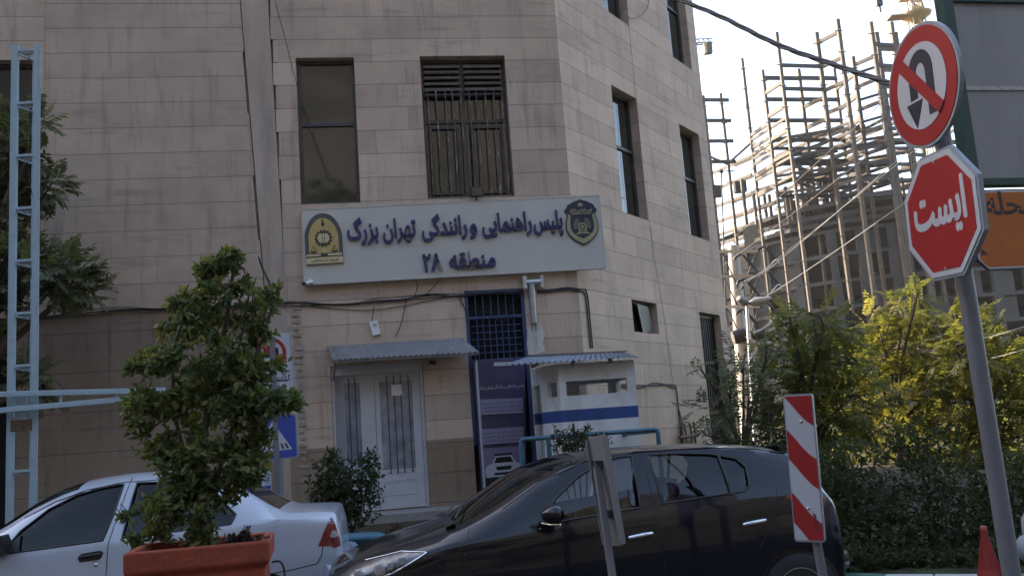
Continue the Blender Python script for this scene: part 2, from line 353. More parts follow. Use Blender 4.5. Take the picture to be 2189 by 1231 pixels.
# planting bed and its green-and-white kerb
bed = [V((x, y + .1, .14)) for x, y in kp] + [V((16, 9, .17)), V((16, 26, .17)), V((4.6, 22, .17)), V((2.3, 15.5, .42))]
g = MB(); g.face(bed); g.build('planting_bed', M['bed'], kind='structure')
M['kerb_green'] = mat('kerb_green_paint', (.05, .13, .09), .7, var=.2, vs=6, dirt=.5, dcol=(.15, .14, .12))
M['kerb_white'] = mat('kerb_white_paint', (.42, .42, .40), .7, var=.15, vs=6, dirt=.6, dcol=(.2, .19, .17))
kt = thing('painted_kerb', 'kerb painted in green and white blocks in front of the bushes', 'kerb', (3.15, 8.6, 0))
pts = []
for (x0, y0), (x1, y1) in zip(kp[:-1], kp[1:]):
    k = max(1, round(math.hypot(x1 - x0, y1 - y0) / .5))
    pts += [(x0 + (x1 - x0) * i / k, y0 + (y1 - y0) * i / k) for i in range(k)]
for i, (a, b) in enumerate(zip(pts[:-1], pts[1:])):
    a, b = V((a[0], a[1], 0)), V((b[0], b[1], 0)); d = (b - a).normalized(); q = V((-d.y, d.x, 0)) * .16
    mb = MB(); e = d * .004
    mb.add([a + e - q * .1, b - e - q * .1, b - e + q, a + e + q] + [p + V((0, 0, .168)) for p in (a + e, b - e, b - e + q, a + e + q)],
           [(0, 1, 5, 4), (1, 2, 6, 5), (2, 3, 7, 6), (3, 0, 4, 7), (4, 5, 6, 7)])
    mb.build('kerb_block', M['kerb_green'] if i % 4 in (0, 1) else M['kerb_white'], kt, bevel=.012)
# hillside across the street behind the camera (seen in the windows and the car paint)
random.seed(8); g = MB(); vs = []
nu, nn = 70, 14
for i in range(nu + 1):
    for j in range(nn + 1):
        a = R(-200 + 220 * i / nu); t = j / nn
        h = (80 + 12 * math.sin(i * .33) + 5 * math.sin(i * .9 + 1)) * (t ** 1.3) + random.uniform(-1, 1) * (j > 0)
        r = 38 + 75 * t
        vs.append((r * math.cos(a) * 1.25, r * math.sin(a) * .9 - 4, h))
g.add(vs, [(i * (nn + 1) + j, (i + 1) * (nn + 1) + j, (i + 1) * (nn + 1) + j + 1, i * (nn + 1) + j + 1) for i in range(nu) for j in range(nn)], None, True)
g.build('hills', M['hill'], kind='structure')
# ================================================================ POLICE BUILDING
bld = thing('police_building', 'stone clad police building with a cut corner and tall windows', 'building', FF.at(0, 0))
TOP = 13.2
def wall(mb, F, u0, u1, z0, z1, ops, n=0.0, dep=.22, left=None, right=None):
    """cladding with real openings and reveals; ops = (u0, u1, z0, z1)"""
    us = sorted({u0, u1} | {min(max(o[k], u0), u1) for o in ops for k in (0, 1)}); zs = sorted({z0, z1} | {min(max(o[k], z0), z1) for o in ops for k in (2, 3)})
    for a, b in zip(us[:-1], us[1:]):
        for c, d in zip(zs[:-1], zs[1:]):
            m = ((a + b) / 2, (c + d) / 2)
            if any(o[0] < m[0] < o[1] and o[2] < m[1] < o[3] for o in ops): continue
            mb.face([F.at(a, c, n), F.at(b, c, n), F.at(b, d, n), F.at(a, d, n)], [(a, c), (b, c), (b, d), (a, d)])
    for a, b, c, d in ops:
        c = max(c, z0); d = min(d, z1)
        if d <= c: continue
        k = n - dep
        mb.face([F.at(a, c, n), F.at(a, d, n), F.at(a, d, k), F.at(a, c, k)], [(a, c), (a, d), (a + dep, d), (a + dep, c)])
        mb.face([F.at(b, c, k), F.at(b, d, k), F.at(b, d, n), F.at(b, c, n)], [(b - dep, c), (b - dep, d), (b, d), (b, c)])
        if d < z1 - 1e-4: mb.face([F.at(a, d, n), F.at(b, d, n), F.at(b, d, k), F.at(a, d, k)], [(a, d), (b, d), (b, d + dep), (a, d + dep)])
        if c > z0 + 1e-4: mb.face([F.at(a, c, k), F.at(b, c, k), F.at(b, c, n), F.at(a, c, n)], [(a, c + dep), (b, c + dep), (b, c), (a, c)])
WL = (-1.415, -.435, 5.66, 8.23); WM = (.695, 2.19, 5.69, 8.24); DOOR = (-1.04, .45, .6, 2.95); GR = (1.205, 2.225, .6, 4.08)
W1 = (1.95, 3.03, 9.82, 12.4); W2 = (5.12, 6.25, 9.82, 12.4); W3 = (1.94, 3.035, 5.685, 8.24); W4 = (5.12, 6.225, 5.685, 8.225); WS = (1.965, 3.05, 3.385, 4.0); RD = (5.15, 6.34, .6, 3.98)
PILR = -1.72
mb = MB(); wall(mb, FF, PILR, CU, 1.66, TOP, [WL, WM, DOOR, GR, (-1.415, -.435, 9.85, 12.4), (.695, 2.19, 9.85, 12.4)])
wall(mb, RF, 0, 6.73, .3, TOP, [W1, W2, W3, W4, WS, RD])
BK = V((-math.cos(R(34)), math.sin(R(34)), 0)) * 9
e0, e1 = RF.at(6.73, 0), RF.at(6.73, 0) + BK
mb.face([e0 + V((0, 0, .3)), e1 + V((0, 0, .3)), e1 + V((0, 0, TOP)), e0 + V((0, 0, TOP))], [(0, .3), (9, .3), (9, TOP), (0, TOP)])
lo = FF.at(-24, 0); lb = FF.at(-24, 0, -10)  # unseen stretch of the wing, extended to keep the street in shade
mb.face([e1 + V((0, 0, .3)), lb + V((0, 0, .3)), lb + V((0, 0, TOP)), e1 + V((0, 0, TOP))])
mb.face([p + V((0, 0, TOP)) for p in (lo, FF.at(CU, 0), e0, e1, lb)])
mb.build('wall', M['stone'], bld)
mb = MB(); wall(mb, FF, PILR, CU, .3, 1.66, [DOOR, GR], n=.014); mb.face([FF.at(CU, .3, .014), FF.at(CU, .3, 0), FF.at(CU, 1.66, 0), FF.at(CU, 1.66, .014)])
mb.face([FF.at(PILR, 1.66, 0), FF.at(CU, 1.66, 0), FF.at(CU, 1.66, .014), FF.at(PILR, 1.66, .014)]); mb.build('base_course', M['stone_base'], bld)
# side wing on the left of the leaning joint strip
LW = (-7.25, -5.56, 5.6, 8.23)
def jx(z): return -2.31 + (9.29 - z) * .052           # the joint leans
mb = MB()
zz = [4.005 + .434 * 2.5 * k for k in range(0, 10)]
for a, b in zip(zz[:-1], zz[1:]):
    s = .028 * (zz.index(a) % 2)
    mb.face([FF.at(-5.44, a, 0), FF.at(jx(a) - s, a, 0), FF.at(jx(b) - s, b, 0), FF.at(-5.44, b, 0)], [(-5.44, a), (jx(a) - s, a), (jx(b) - s, b), (-5.44, b)])
    mb.face([FF.at(jx(a) - s, a, 0), FF.at(jx(a) - s, a, -.12), FF.at(jx(b) - s, b, -.12), FF.at(jx(b) - s, b, 0)], [(0, a), (.12, a), (.12, b), (0, b)])
mb.build('wall', M['stone_side'], bld)
mb = MB(); wall(mb, FF, -24, -5.44, 4.005, TOP, [LW, (-10.6, -9, 5.6, 8.23), (-14, -12.4, 5.6, 8.23)], n=.03)
mb.face([FF.at(-5.44, 4.005, .03), FF.at(-5.44, 4.005, 0), FF.at(-5.44, TOP, 0), FF.at(-5.44, TOP, .03)]); mb.build('wall', M['stone'], bld)
GATE = (-9.6, -5.86, .3, 3.99)
mb = MB(); wall(mb, FF, -24, jx(2.4), .3, 4.0, [GATE], n=-.012, dep=.3); mb.build('base_course', M['stone_old'], bld)
# leaning rendered strip between the wing and the front, with an open joint on its left
mb = MB(); zs = [.3, 1.5, 3, 4.0, 5.3, 7, 9, 11, TOP]; g2 = []
def rx(z): return -1.845 + max(0, 9.29 - z) * .0285
for a, b in zip(zs[:-1], zs[1:]):
    l0, l1, r0, r1 = jx(a) + .016, jx(b) + .016, min(rx(a), PILR + .02), min(rx(b), PILR + .02)
    mb.face([FF.at(l0, a, .012), FF.at(r0, a, .012), FF.at(r1, b, .012), FF.at(l1, b, .012)])
    mb.face([FF.at(l0, a, -.12), FF.at(l0, a, .012), FF.at(l1, b, .012), FF.at(l1, b, -.12)])
    mb.face([FF.at(r0, a, .012), FF.at(r0, a, -.1), FF.at(r1, b, -.1), FF.at(r1, b, .012)])
mb.face([FF.at(-2.6, .3, -.1), FF.at(-1.6, .3, -.1), FF.at(-1.6, TOP, -.1), FF.at(-2.6, TOP, -.1)])
mb.build('joint_strip', M['render'], bld)
# quoin blocks beside the strip
mb = MB()
for k in range(16):
    z = 4.03 + .412 * k; w = (rx(z) + .006 if k % 2 else rx(z) + .03)
    if w < PILR: MB().ob(FF, w, PILR, z + .004, z + .408, -.08, -.002 + .003 * (k % 3)).build('quoin', M['stone'], bld)
# torn plaster and a disused conduit chase beside the front, below the cable bundle
mb = MB(); random.seed(5)
for z in [3.9 - .11 * k for k in range(26)]:
    w = random.uniform(.03, .085); c = -1.53 + random.uniform(-.02, .02) + (3.9 - z) * .01
    MB().ob(FF, c - w, c + w * random.uniform(.4, 1), z, z + random.uniform(.04, .1), 0, .014 + random.uniform(0, .02)).build('torn_plaster', M['plaster'], bld)
mb = MB(); rr = [FF.px(*p, .004) for p in [(1128, 705), (1140, 690), (1155, 690), (1165, 712), (1160, 735), (1166, 748), (1150, 757), (1129, 758), (1126, 735)]]
mb.face(rr); mb.build('plaster_patch', mat('pale_plaster', (.5, .48, .44), .9, var=.25, vs=9, streak=True), bld)
mb = MB(); mb.ob(FF, -5.86 - 3.7, -5.86, .3, 3.98, -1.2, -1.15); mb.build('gate_recess', M['dark_in'], bld)
# near-black boards stand in for the unlit space behind the windows
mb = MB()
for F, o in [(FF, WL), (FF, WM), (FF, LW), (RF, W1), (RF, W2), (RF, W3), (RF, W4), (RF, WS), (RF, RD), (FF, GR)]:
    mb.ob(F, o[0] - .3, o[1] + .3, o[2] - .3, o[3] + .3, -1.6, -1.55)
mb.build('dark_backing', M['dark_in'], bld)
# ---- windows
def window(F, o, fr, fw=.06, n=-.16, trans=(), mull=(), glass=True, gm=None):
    u0, u1, z0, z1 = o
    w = MB()
    for a, b, c, d in [(u0, u1, z1 - fw, z1), (u0, u1, z0, z0 + fw), (u0, u0 + fw, z0 + fw, z1 - fw), (u1 - fw, u1, z0 + fw, z1 - fw)]: w.ob(F, a, b, c, d, n - .05, n + .02)
    for t in trans: w.ob(F, u0 + fw, u1 - fw, t - fw * .6, t + fw * .6, n - .045, n + .016)
    for q in mull: w.ob(F, q[0] - fw * .55, q[0] + fw * .55, q[1], q[2], n - .04, n + .012)
    f = w.build('window', fr, bld, bevel=.004)
    if glass:
        gl = MB(); gl.ob(F, u0 + fw * .5, u1 - fw * .5, z0 + fw * .5, z1 - fw * .5, n - .03, n - .022); gl.build('pane', gm or M['glass'], f)
    return f
t = FF.uz(700, 260)[1]
window(FF, WL, M['dark_frame'], trans=(t,))
window(FF, LW, M['dark_frame'])
tr = FF.uz(990, 252)[1]; lt = FF.uz(990, 194)[1]; mu = (WM[0] + WM[1]) / 2 - .02
wm = window(FF, WM, M['brown_frame'], fw=.055, n=-.2, trans=(tr, lt), mull=((mu, WM[2], WM[3]),))
w = MB()
for a, b in ((WM[0] + .1, mu - .1), (mu + .1, WM[1] - .1)):
    for c in ((a, a + .05), (b - .05, b)): w.ob(FF, c[0], c[1], WM[2] + .1, tr - .08, -.19, -.165)
    w.ob(FF, a + .05, b - .05, WM[2] + .1, WM[2] + .16, -.19, -.165); w.ob(FF, a + .05, b - .05, tr - .14, tr - .08, -.19, -.165)
w.build('casement', M['brown_frame'], wm, bevel=.003)
w = MB(); M['slat'] = mat('dull_slat', (.13, .115, .1), .5, metal=.3, var=.3, vs=9)
for k in range(6):
    z = WM[3] - .1 - k * .105
    for a, b in ((WM[0] + .06, mu - .035), (mu + .035, WM[1] - .06)):
        w.add([FF.at(a, z, -.15), FF.at(b, z, -.15), FF.at(b, z - .05, -.085), FF.at(a, z - .05, -.085), FF.at(a, z - .012, -.15), FF.at(b, z - .012, -.15), FF.at(b, z - .062, -.085), FF.at(a, z - .062, -.085)],
              [(0, 1, 2, 3), (4, 7, 6, 5), (3, 2, 6, 7), (0, 3, 7, 4), (1, 5, 6, 2)])
w.build('louvre', M['slat'], wm)
M['chipped'] = mat('chipped_bar_paint', (.085, .062, .05), .55, dirt=1, dcol=(.42, .38, .33), ds=3.2)
bars = thing('window_bars', 'chipped vertical iron bars over the middle upper window', 'window bars', FF.at(mu, WM[2], -.03)); bars['group'] = 'iron bars'; del bars['group']
random.seed(11)
for k in range(10):
    u = WM[0] + .1 + (WM[1] - WM[0] - .2) * (k + .15 * random.uniform(-1, 1)) / 9
    zt = lt + .02; MB().tube([FF.at(u, WM[2] + .03, -.06), FF.at(u + .008, (WM[2] + zt) / 2, -.045), FF.at(u, zt, -.06)], .0105, 6).build('bar', M['chipped'], bars)
for z in (WM[2] + .03, lt + .03): MB().ob(FF, WM[0] + .003, WM[1] - .003, z - .012, z + .012, -.075, -.05).build('rail', M['brown_frame'], bars)
for i, o in enumerate((W1, W2, W3, W4)):
    zt = o[2] + (o[3] - o[2]) * .56
    f = window(RF, o, M['dark_frame'], fw=.055, n=-.2, trans=(zt,))
    s = MB(); s.ob(RF, o[0] + .12, o[0] + .20, zt + .04, o[3] - .06, -.175, -.15); s.build('sash', M['white'] if i == 2 else M['dark_frame'], f)
    if i == 2: s = MB(); s.ob(RF, o[0] + .03, o[0] + .14, o[2] + .04, zt - .25, -.17, -.12); s.build('shutter', M['white'], f)
f = window(RF, WS, M['dark_frame'], fw=.035, n=-.17, gm=M['dark_in'])
s = MB(); a = WS[0] + .38
s.add([RF.at(a + d[0], z, n) for n in (-.1, -.085) for d, z in (((0, 0), 3.95), ((.5, 0), 3.93), ((.62, 0), 3.43), ((.17, 0), 3.41))], [(0, 1, 2, 3), (7, 6, 5, 4), (0, 4, 5, 1), (1, 5, 6, 2), (2, 6, 7, 3), (3, 7, 4, 0)])
s.build('hopper_pane', M['dull_glass'], f)
MB().tube([RF.at(a + .01, 3.955, -.08), RF.at(a + .17, 3.405, -.08)], .016, 6).build('sash', M['galv'], f)
# barred dark door at the far end of the cut corner
d = MB(); d.ob(RF, RD[0] + .003, RD[1] - .003, RD[2] + .003, RD[3] - .003, -.21, -.19); dd = d.build('side_door', M['black_iron'], bld)
d = MB()
for k in range(11):
    u = RD[0] + .05 + (RD[1] - RD[0] - .1) * k / 10; d.ob(RF, u - .012, u + .012, RD[2] + .05, RD[3] - .05, -.18, -.15)
for z in (RD[3] - .06, 2.9, 1.8): d.ob(RF, RD[0] + .01, RD[1] - .01, z - .02, z + .02, -.185, -.145)
d.build('door_bars', M['black_iron'], dd)
# blue grille window over the banner
U0, U1, _, Z1 = GR
d = MB(); n0, n1 = -.1, -.06
ub = FF.uz(1003, 680)[1]
d.ob(FF, U0 + .002, U0 + .06, 1.52, Z1 - .002, n0, n1 + .05); d.ob(FF, U1 - .06, U1 - .002, .62, Z1 - .002, n0, n1 + .05); d.ob(FF, U0 + .06, U1 - .06, Z1 - .06, Z1 - .002, n0, n1 + .05)
d.ob(FF, U0 + .06, U1 - .06, ub - .02, ub + .025, n0, n1 + .04)
d.ob(FF, U0 + .06, U1 - .06, 2.86, 2.92, n0, n1 + .04)
gw = d.build('grille_window', M['blue_paint'], bld, bevel=.004)
d = MB()
for k in range(1, 7):
    u = U0 + .06 + (U1 - U0 - .12) * k / 7; d.ob(FF, u - .008, u + .008, ub + .025, Z1 - .06, n0 + .005, n1)
for k in range(1, 8):
    u = U0 + .09 + (U1 - U0 - .18) * k / 8; d.ob(FF, u - .008, u + .008, 2.92, ub - .02, n0 + .005, n1)
for k in range(1, 6): d.ob(FF, U0 + .09, U1 - .09, 2.92 + (ub - 2.94) * k / 6 - .007, 2.92 + (ub - 2.94) * k / 6 + .007, n0 + .012, n1 + .008)
d.build('grille', M['blue_paint'], gw)
d = MB(); d.ob(FF, U0 + .02, U1 - .02, .62, Z1 - .02, -.19, -.17); d.build('pane', M['dark_in'], gw)  # matt near-black sheet in place of glass, dark interior put into its colour
# entrance door
U0, U1, Z0, Z1 = DOOR; Z0 = .605
uf = lambda x, y=940: FF.uz(x, y, -.1)[0]
a1, a2, a3, a4, a5 = uf(740), uf(774), uf(806), uf(886), uf(907)
d = MB(); n0 = -.15
d.ob(FF, U0 + .002, U0 + .05, Z0, Z1 - .002, n0, -.06); d.ob(FF, U1 - .06, U1 - .002, Z0, Z1 - .002, n0, -.055); d.ob(FF, U0 + .05, U1 - .06, Z1 - .16, Z1 - .002, n0, -.06)
dr = d.build('entrance_door', M['door_white'], bld, bevel=.005)
d = MB()                                   # left leaf: fluted sheet and a tall light
for k in range(9):
    u = U0 + .055 + (a1 - U0 - .055) * k / 9; w = (a1 - U0 - .055) / 9; d.ob(FF, u + .003, u + w * .6, Z0 + .02, Z1 - .18, n0 + .02, n0 + .055)
d.ob(FF, U0 + .05, a1, Z0 + .01, Z1 - .165, n0, n0 + .03); d.ob(FF, a1, a2, Z0 + .01, Z0 + .75, n0, n0 + .045); d.ob(FF, a1, a2, Z1 - .28, Z1 - .165, n0, n0 + .045); d.ob(FF, a2, a3 - .008, Z0 + .01, Z1 - .165, n0, n0 + .06)
lf = d.build('door_leaf', M['door_white'], dr)
d = MB(); d.ob(FF, a1, a2, Z0 + .75, Z1 - .28, n0 + .005, n0 + .02); d.build('pane', M['door_glass'], lf)
d = MB()
for k in (.3, .7): u = a1 + (a2 - a1) * k; d.ob(FF, u - .009, u + .009, Z0 + .7, Z1 - .2, n0 + .04, n0 + .062)
d.build('bar', M['blue_paint'], lf)
pz = Z0 + .63
d = MB(); d.ob(FF, a3, a3 + .075, Z0 + .01, Z1 - .165, n0, n0 + .055); d.ob(FF, a4, U1 - .062, Z0 + .01, Z1 - .165, n0, n0 + .055); d.ob(FF, a3 + .075, a4, Z1 - .3, Z1 - .165, n0, n0 + .05); d.ob(FF, a3 + .075, a4, Z0 + .01, pz, n0, n0 + .05)
for z in (pz - .05, pz - .17, pz - .2, pz - .4): d.ob(FF, a3 + .1, a4 - .02, z - .006, z + .006, n0 + .05, n0 + .058)
lf = d.build('door_leaf', M['door_white'], dr, bevel=.003)
d = MB(); d.ob(FF, a3 + .075, a4, pz, Z1 - .3, n0 + .005, n0 + .02); d.build('pane', M['door_glass'], lf)
d = MB()
for k in (.24, .45, .66, .9): u = a3 + .075 + (a4 - a3 - .075) * k; d.ob(FF, u - .009, u + .009, pz - .06, Z1 - .2, n0 + .055, n0 + .078)
d.build('bar', M['blue_paint'], lf)
d = MB(); d.ob(FF, *sorted((uf(842), uf(864))), FF.uz(850, 845, -.1)[1], FF.uz(850, 822, -.1)[1], n0 + .08, n0 + .085); d.build('notice', M['white'], lf)
MB().lathe([(.0, 0), (.018, .004), (.018, .03), (0, .034)], FF.at(a3 - .04, 1.62, n0 + .06), Matrix.Rotation(R(8.75), 3, 'Z') @ Matrix.Rotation(R(90), 3, 'X'), 10).build('handle', M['black_iron'], lf)
# ================================================================ THINGS ON THE FRONT
def corrugated(mb, p00, p10, p01, p11, n=30, amp=.012, th=.004, drop=0.0):
    """sheet from the wall edge p00-p10 to the eave p01-p11, ribs running down the slope"""
    p00, p10, p01, p11 = map(V, (p00, p10, p01, p11)); up = (p10 - p00).cross(p01 - p00).normalized(); up = up if up.z > 0 else -up
    N = n * 6; vs = []
    for j, (a, b) in enumerate(((p00, p10), (p01, p11))):
        for sgn in (0, 1):
            for i in range(N + 1): vs.append(a.lerp(b, i / N) + up * (amp * math.sin(2 * math.pi * i / 6) - th * sgn))
    k = N + 1; fs = []
    for i in range(N): fs += [(i, i + 1, 2 * k + i + 1, 2 * k + i), (k + i, 3 * k + i, 3 * k + i + 1, k + i + 1), (2 * k + i, 2 * k + i + 1, 3 * k + i + 1, 3 * k + i)]
    return mb.add(vs, fs)
aw = thing('door_awning', 'grey corrugated tin awning over the white entrance door', 'awning', FF.at(.1, 3.0, .3))
p00, p10 = FF.px(700, 740, .01), FF.px(988, 722, .01); p01, p11 = FF.px(711, 769, .5), FF.px(1024, 752, .5)
corrugated(MB(), p00, p10, p01, p11, 27, .011).build('sheet', M['tin'], aw)
w = MB(); w.bar(p00 + V((0, 0, -.03)), p10 + V((0, 0, -.03)), .03); w.bar(p01 + V((0, .03, -.03)), p11 + V((0, .03, -.03)), .025); w.bar(p00 + V((0.03, 0, -.03)), p01 + V((.03, 0, -.03)), .025); w.bar(p10 + V((-.03, 0, -.03)), p11 + V((-.03, 0, -.03)), .025)
w.bar(p11 + V((-.05, .02, -.04)), FF.at(FF.uz(1010, 790)[0], 2.75, .01), .022); w.bar(p01 + V((.04, .02, -.04)), FF.at(-1.0, 2.72, .01), .022)
w.build('bracket', M['grey_paint'], aw)
# sign board with raised lettering and two emblems
c0, c1, c2, c3 = (FF.uz(*p, .12) for p in ((650, 609), (1296, 573), (1281, 418), (645, 449)))
sb = thing('police_sign_board', 'long white sign board with raised navy lettering and two emblems', 'sign', FF.at(1.1, 4.9, .1))
w = MB(); q = [c0, c1, c2, c3]
w.prism(q, lambda a, b, dd: FF.at(a, b, dd), .005, .12); w.build('board', M['sign_white'], sb, bevel=.004)
w = MB(); s = lambda a, b, t: (a[0] + (b[0] - a[0]) * t, a[1] + (b[1] - a[1]) * t)
for t in (.363,):
    a, b = s(c3, c2, t), s(c0, c1, t); w.bar(FF.at(a[0], a[1], .1205), FF.at(b[0], b[1], .1205), .004, .002)
for a, b in ((c0, c1), (c3, c2), (c0, c3), (c1, c2)): w.bar(FF.at(a[0], a[1], .119), FF.at(b[0], b[1], .119), .014, .012)
w.build('trim', M['galv'], sb)
def onsign(x0, y0, x1, y1, off=.12):      # frame whose x axis runs from pixel 0 to pixel 1
    a = V(FF.uz(x0, y0, off)); b = V(FF.uz(x1, y1, off)); d = (b - a); L = d.length; d.normalize()
    return (lambda x, y, dd: FF.at(a.x + d.x * x - d.y * y, a.y + d.y * x + d.x * y, off + dd)), L
def line(txt, xl, yl, xr, yr, name, m=M['navy'], bold=.026, hs=None, depth=.045, parent=sb, split=True):
    fn, L = onsign(xl, yl, xr, yr)
    lettering(shape(txt), fn, 0, L, 0, bold, depth, .004, hs).build(name, m, parent)
words = [('پلیس', 1141, 491, 1203, 488), ('راهنمایی', 1031, 497, 1137, 491), ('و', 1004, 499, 1020, 498), ('رانندگی', 902, 505, 999, 499), ('تهران', 819, 509, 890, 505), ('بزرگ', 743, 513, 810, 509)]
for t_, xl, yl, xr, yr in words: line(t_, xl, yl, xr, yr, 'lettering', hs=.43)
line('منطقه', 961, 575, 1060, 570, 'lettering', hs=.41); line('۸۲', 905, 580, 946, 577, 'lettering', hs=.40, bold=.035)     # figures run left to right: shape() turns the pair round
# left emblem: pointed arch, cog, scales and sword
fn, L = onsign(655, 567, 735, 562); HH = (FF.uz(690, 457, .12)[1] - FF.uz(695, 565, .12)[1])
def archp(w, h, x0=0, y0=0, sh=.55, n=9):
    pts = [(x0, y0), (x0 + w, y0), (x0 + w, y0 + h * sh)]
    for i in range(1, n): t = i / n; pts.append((x0 + w - (w / 2) * t ** 1.55, y0 + h * (sh + (1 - sh) * math.sin(t * math.pi / 2) ** .95)))
    pts.append((x0 + w / 2, y0 + h))
    for i in range(n - 1, 0, -1): t = i / n; pts.append((x0 + (w / 2) * t ** 1.55, y0 + h * (sh + (1 - sh) * math.sin(t * math.pi / 2) ** .95)))
    pts.append((x0, y0 + h * sh)); return pts
em = MB().prism(archp(L, HH), fn, .004, .03).build('emblem', M['slate'], sb)
MB().prism(archp(L * .8, HH * .84, L * .1, HH * .06), fn, .0302, .038).build('field', M['gold'], em)
w = MB(); cx, cy = L / 2, HH * .5; gp = []
for k in range(56):
    r = L * (.245 if k % 4 in (0, 1) else .205); a = 2 * math.pi * k / 56; gp.append((cx + r * math.cos(a), cy + r * math.sin(a)))
w.prism(gp, fn, .038, .046)
for sx in (-1, 1):                          # scales
    x = cx + sx * L * .28; w.prism(arc(x, HH * .25, L * .1, 180, 360, 10, L * .055), fn, .038, .044)
    for k in (-1, 0, 1): w.prism([(x + k * L * .07 - .003, HH * .25), (x + k * L * .07 + .003, HH * .25), (x + .003, HH * .36), (x - .003, HH * .36)], fn, .038, .042)
w.prism([(cx - L * .035, HH * .74), (cx + L * .035, HH * .74), (cx + L * .02, HH * .86), (cx, HH * .89), (cx - L * .02, HH * .86)], fn, .038, .043); w.prism([(cx - L * .06, HH * .77), (cx + L * .06, HH * .77), (cx + L * .06, HH * .785), (cx - L * .06, HH * .785)], fn, .038, .045)
w.prism([(0.004, HH * .135), (L - .004, HH * .135), (L - .004, HH * .205), (.004, HH * .205)], fn, .0385, .046)
for sx in (-1, 1): w.prism([(cx + sx * L * .1 - L * .06, HH * .17), (cx + sx * L * .1, HH * .13), (cx + sx * L * .1 + L * .06, HH * .17), (cx + sx * L * .1, HH * .21)], fn, .046, .05)
w.build('cog', M['brown_dark'], em)
w = MB()
for sx in (-1, 1):
    for r0, r1, dx in ((.16, .125, .0), (.105, .075, .015)):
        o_ = arc(cx, cy - L * .0, L * r0, 120, 245, 12); i_ = arc(cx + L * .03, cy, L * r1, 245, 120, 12)
        pl = o_ + i_
        if sx > 0: pl = [(2 * cx - a, b) for a, b in pl][::-1]
        w.prism(pl, fn, .046, .052)
w.prism([(cx - L * .018, cy - L * .14), (cx + L * .018, cy - L * .14), (cx + L * .022, cy + L * .11), (cx, cy + L * .15), (cx - L * .022, cy + L * .11)], fn, .046, .053)
for sx in (0, 1): w.prism([(.012 + sx * (L * .57), HH * .15), (L * .41 + sx * (L * .57) - .004, HH * .15), (L * .41 + sx * L * .57 - .004, HH * .19), (.012 + sx * (L * .57), HH * .19)], fn, .046, .051)
w.prism([(.004, .004), (L - .004, .004), (L - .004, HH * .125), (.004, HH * .125)], fn, .0302, .044); w.prism([(cx - L * .03, HH * .22), (cx + L * .03, HH * .22), (cx + L * .03, HH * .32), (cx - L * .03, HH * .32)], fn, .038, .044)
w.build('emblem_relief', M['cream'], em)
w = lettering(shape('نیروی انتظامی'), fn, L * .14, L * .86, HH * .05, .012, .003, .0441, L * .1); w.build('lettering', M['brown_dark'], em)
# right emblem: shield
fn, L = onsign(1213, 527, 1283, 523); HH = FF.uz(1247, 433, .12)[1] - FF.uz(1250, 531, .12)[1]
def shield(s, dy=0):
    h = [(0, 0), (.23, .09), (.42, .22), (.49, .36), (.485, .52), (.44, .62), (.43, .71), (.49, .735), (.49, .78), (.44, .80), (.40, .88), (.2, .955), (0, 1)]
    pts = h + [(-a, b) for a, b in h[-2:0:-1]]
    return [(L / 2 + a * L * s, HH * (.5 + (b - .5) * s) + dy) for a, b in pts]
em = MB().prism(shield(1.0), fn, .004, .03).build('emblem', M['shield_navy'], sb)
def lower(s, t): return [(L / 2 + a * L * s, HH * b) for a, b in [(0, .03), (.22, .11), (.4, .235), (.465, .36), (.46, .5), (.42, .6), (.4, .69), (.33, .66), (.34, .58), (.36, .5), (.36, .38), (.31, .29), (.17, .2), (0, .14)]]
w = MB(); half = lower(1, 0); w.prism(half, fn, .03, .037); w.prism([(L - a, b) for a, b in half][::-1], fn, .03, .037); w.build('border', M['shield_gold'], em)
w = MB(); cx, cy = L / 2, HH * .4
for k in range(15):
    a = R(-8 + 196 * k / 14); r0, r1 = L * .13, L * (.26 + .05 * abs(math.sin(a)))
    if R(62) < a < R(118): continue
    w.prism([(cx + r0 * math.cos(a - .03), cy + r0 * math.sin(a - .03)), (cx + r1 * math.cos(a - .045), cy + r1 * math.sin(a - .045)), (cx + r1 * math.cos(a + .045), cy + r1 * math.sin(a + .045)), (cx + r0 * math.cos(a + .03), cy + r0 * math.sin(a + .03))], fn, .03, .034)
w.prism(arc(cx, cy, L * .125, 0, 180, 14) + [(cx - L * .125, cy - L * .12), (cx + L * .125, cy - L * .12)], fn, .03, .036)
w.prism([(cx - L * .22, cy - L * .22), (cx, cy - L * .2), (cx + L * .22, cy - L * .22), (cx + L * .13, cy - L * .14), (cx, cy - L * .16), (cx - L * .13, cy - L * .14)], fn, .03, .037)
w.prism([(cx - L * .07, HH * .85), (cx + L * .07, HH * .85), (cx + L * .07, HH * .9), (cx, HH * .93), (cx - L * .07, HH * .9)], fn, .03, .034)
w.build('rays', M['shield_gold'], em)
w = MB(); ring = arc(cx, cy, L * .085, 0, 360, 20)[:-1]; w.prism(ring, fn, .036, .04); w.prism([(cx - .006, cy - L * .15), (cx + .006, cy - L * .15), (cx + .006, cy - L * .08), (cx - .006, cy - L * .08)], fn, .036, .04); w.build('disc', M['shield_navy'], em)
MB().prism(arc(cx, cy, L * .05, 0, 360, 16)[:-1], fn, .04, .043).build('eye', M['shield_gold'], em)
lettering('TRAFFIC POLICE', fn, L * .2, L * .8, HH * .675, .006, .002, .0302).build('lettering', M['cream'], em)
lettering(shape('پلیس راهنمایی و رانندگی'), fn, L * .16, L * .84, HH * .745, .008, .002, .0302, L * .12).build('lettering', M['cream'], em)
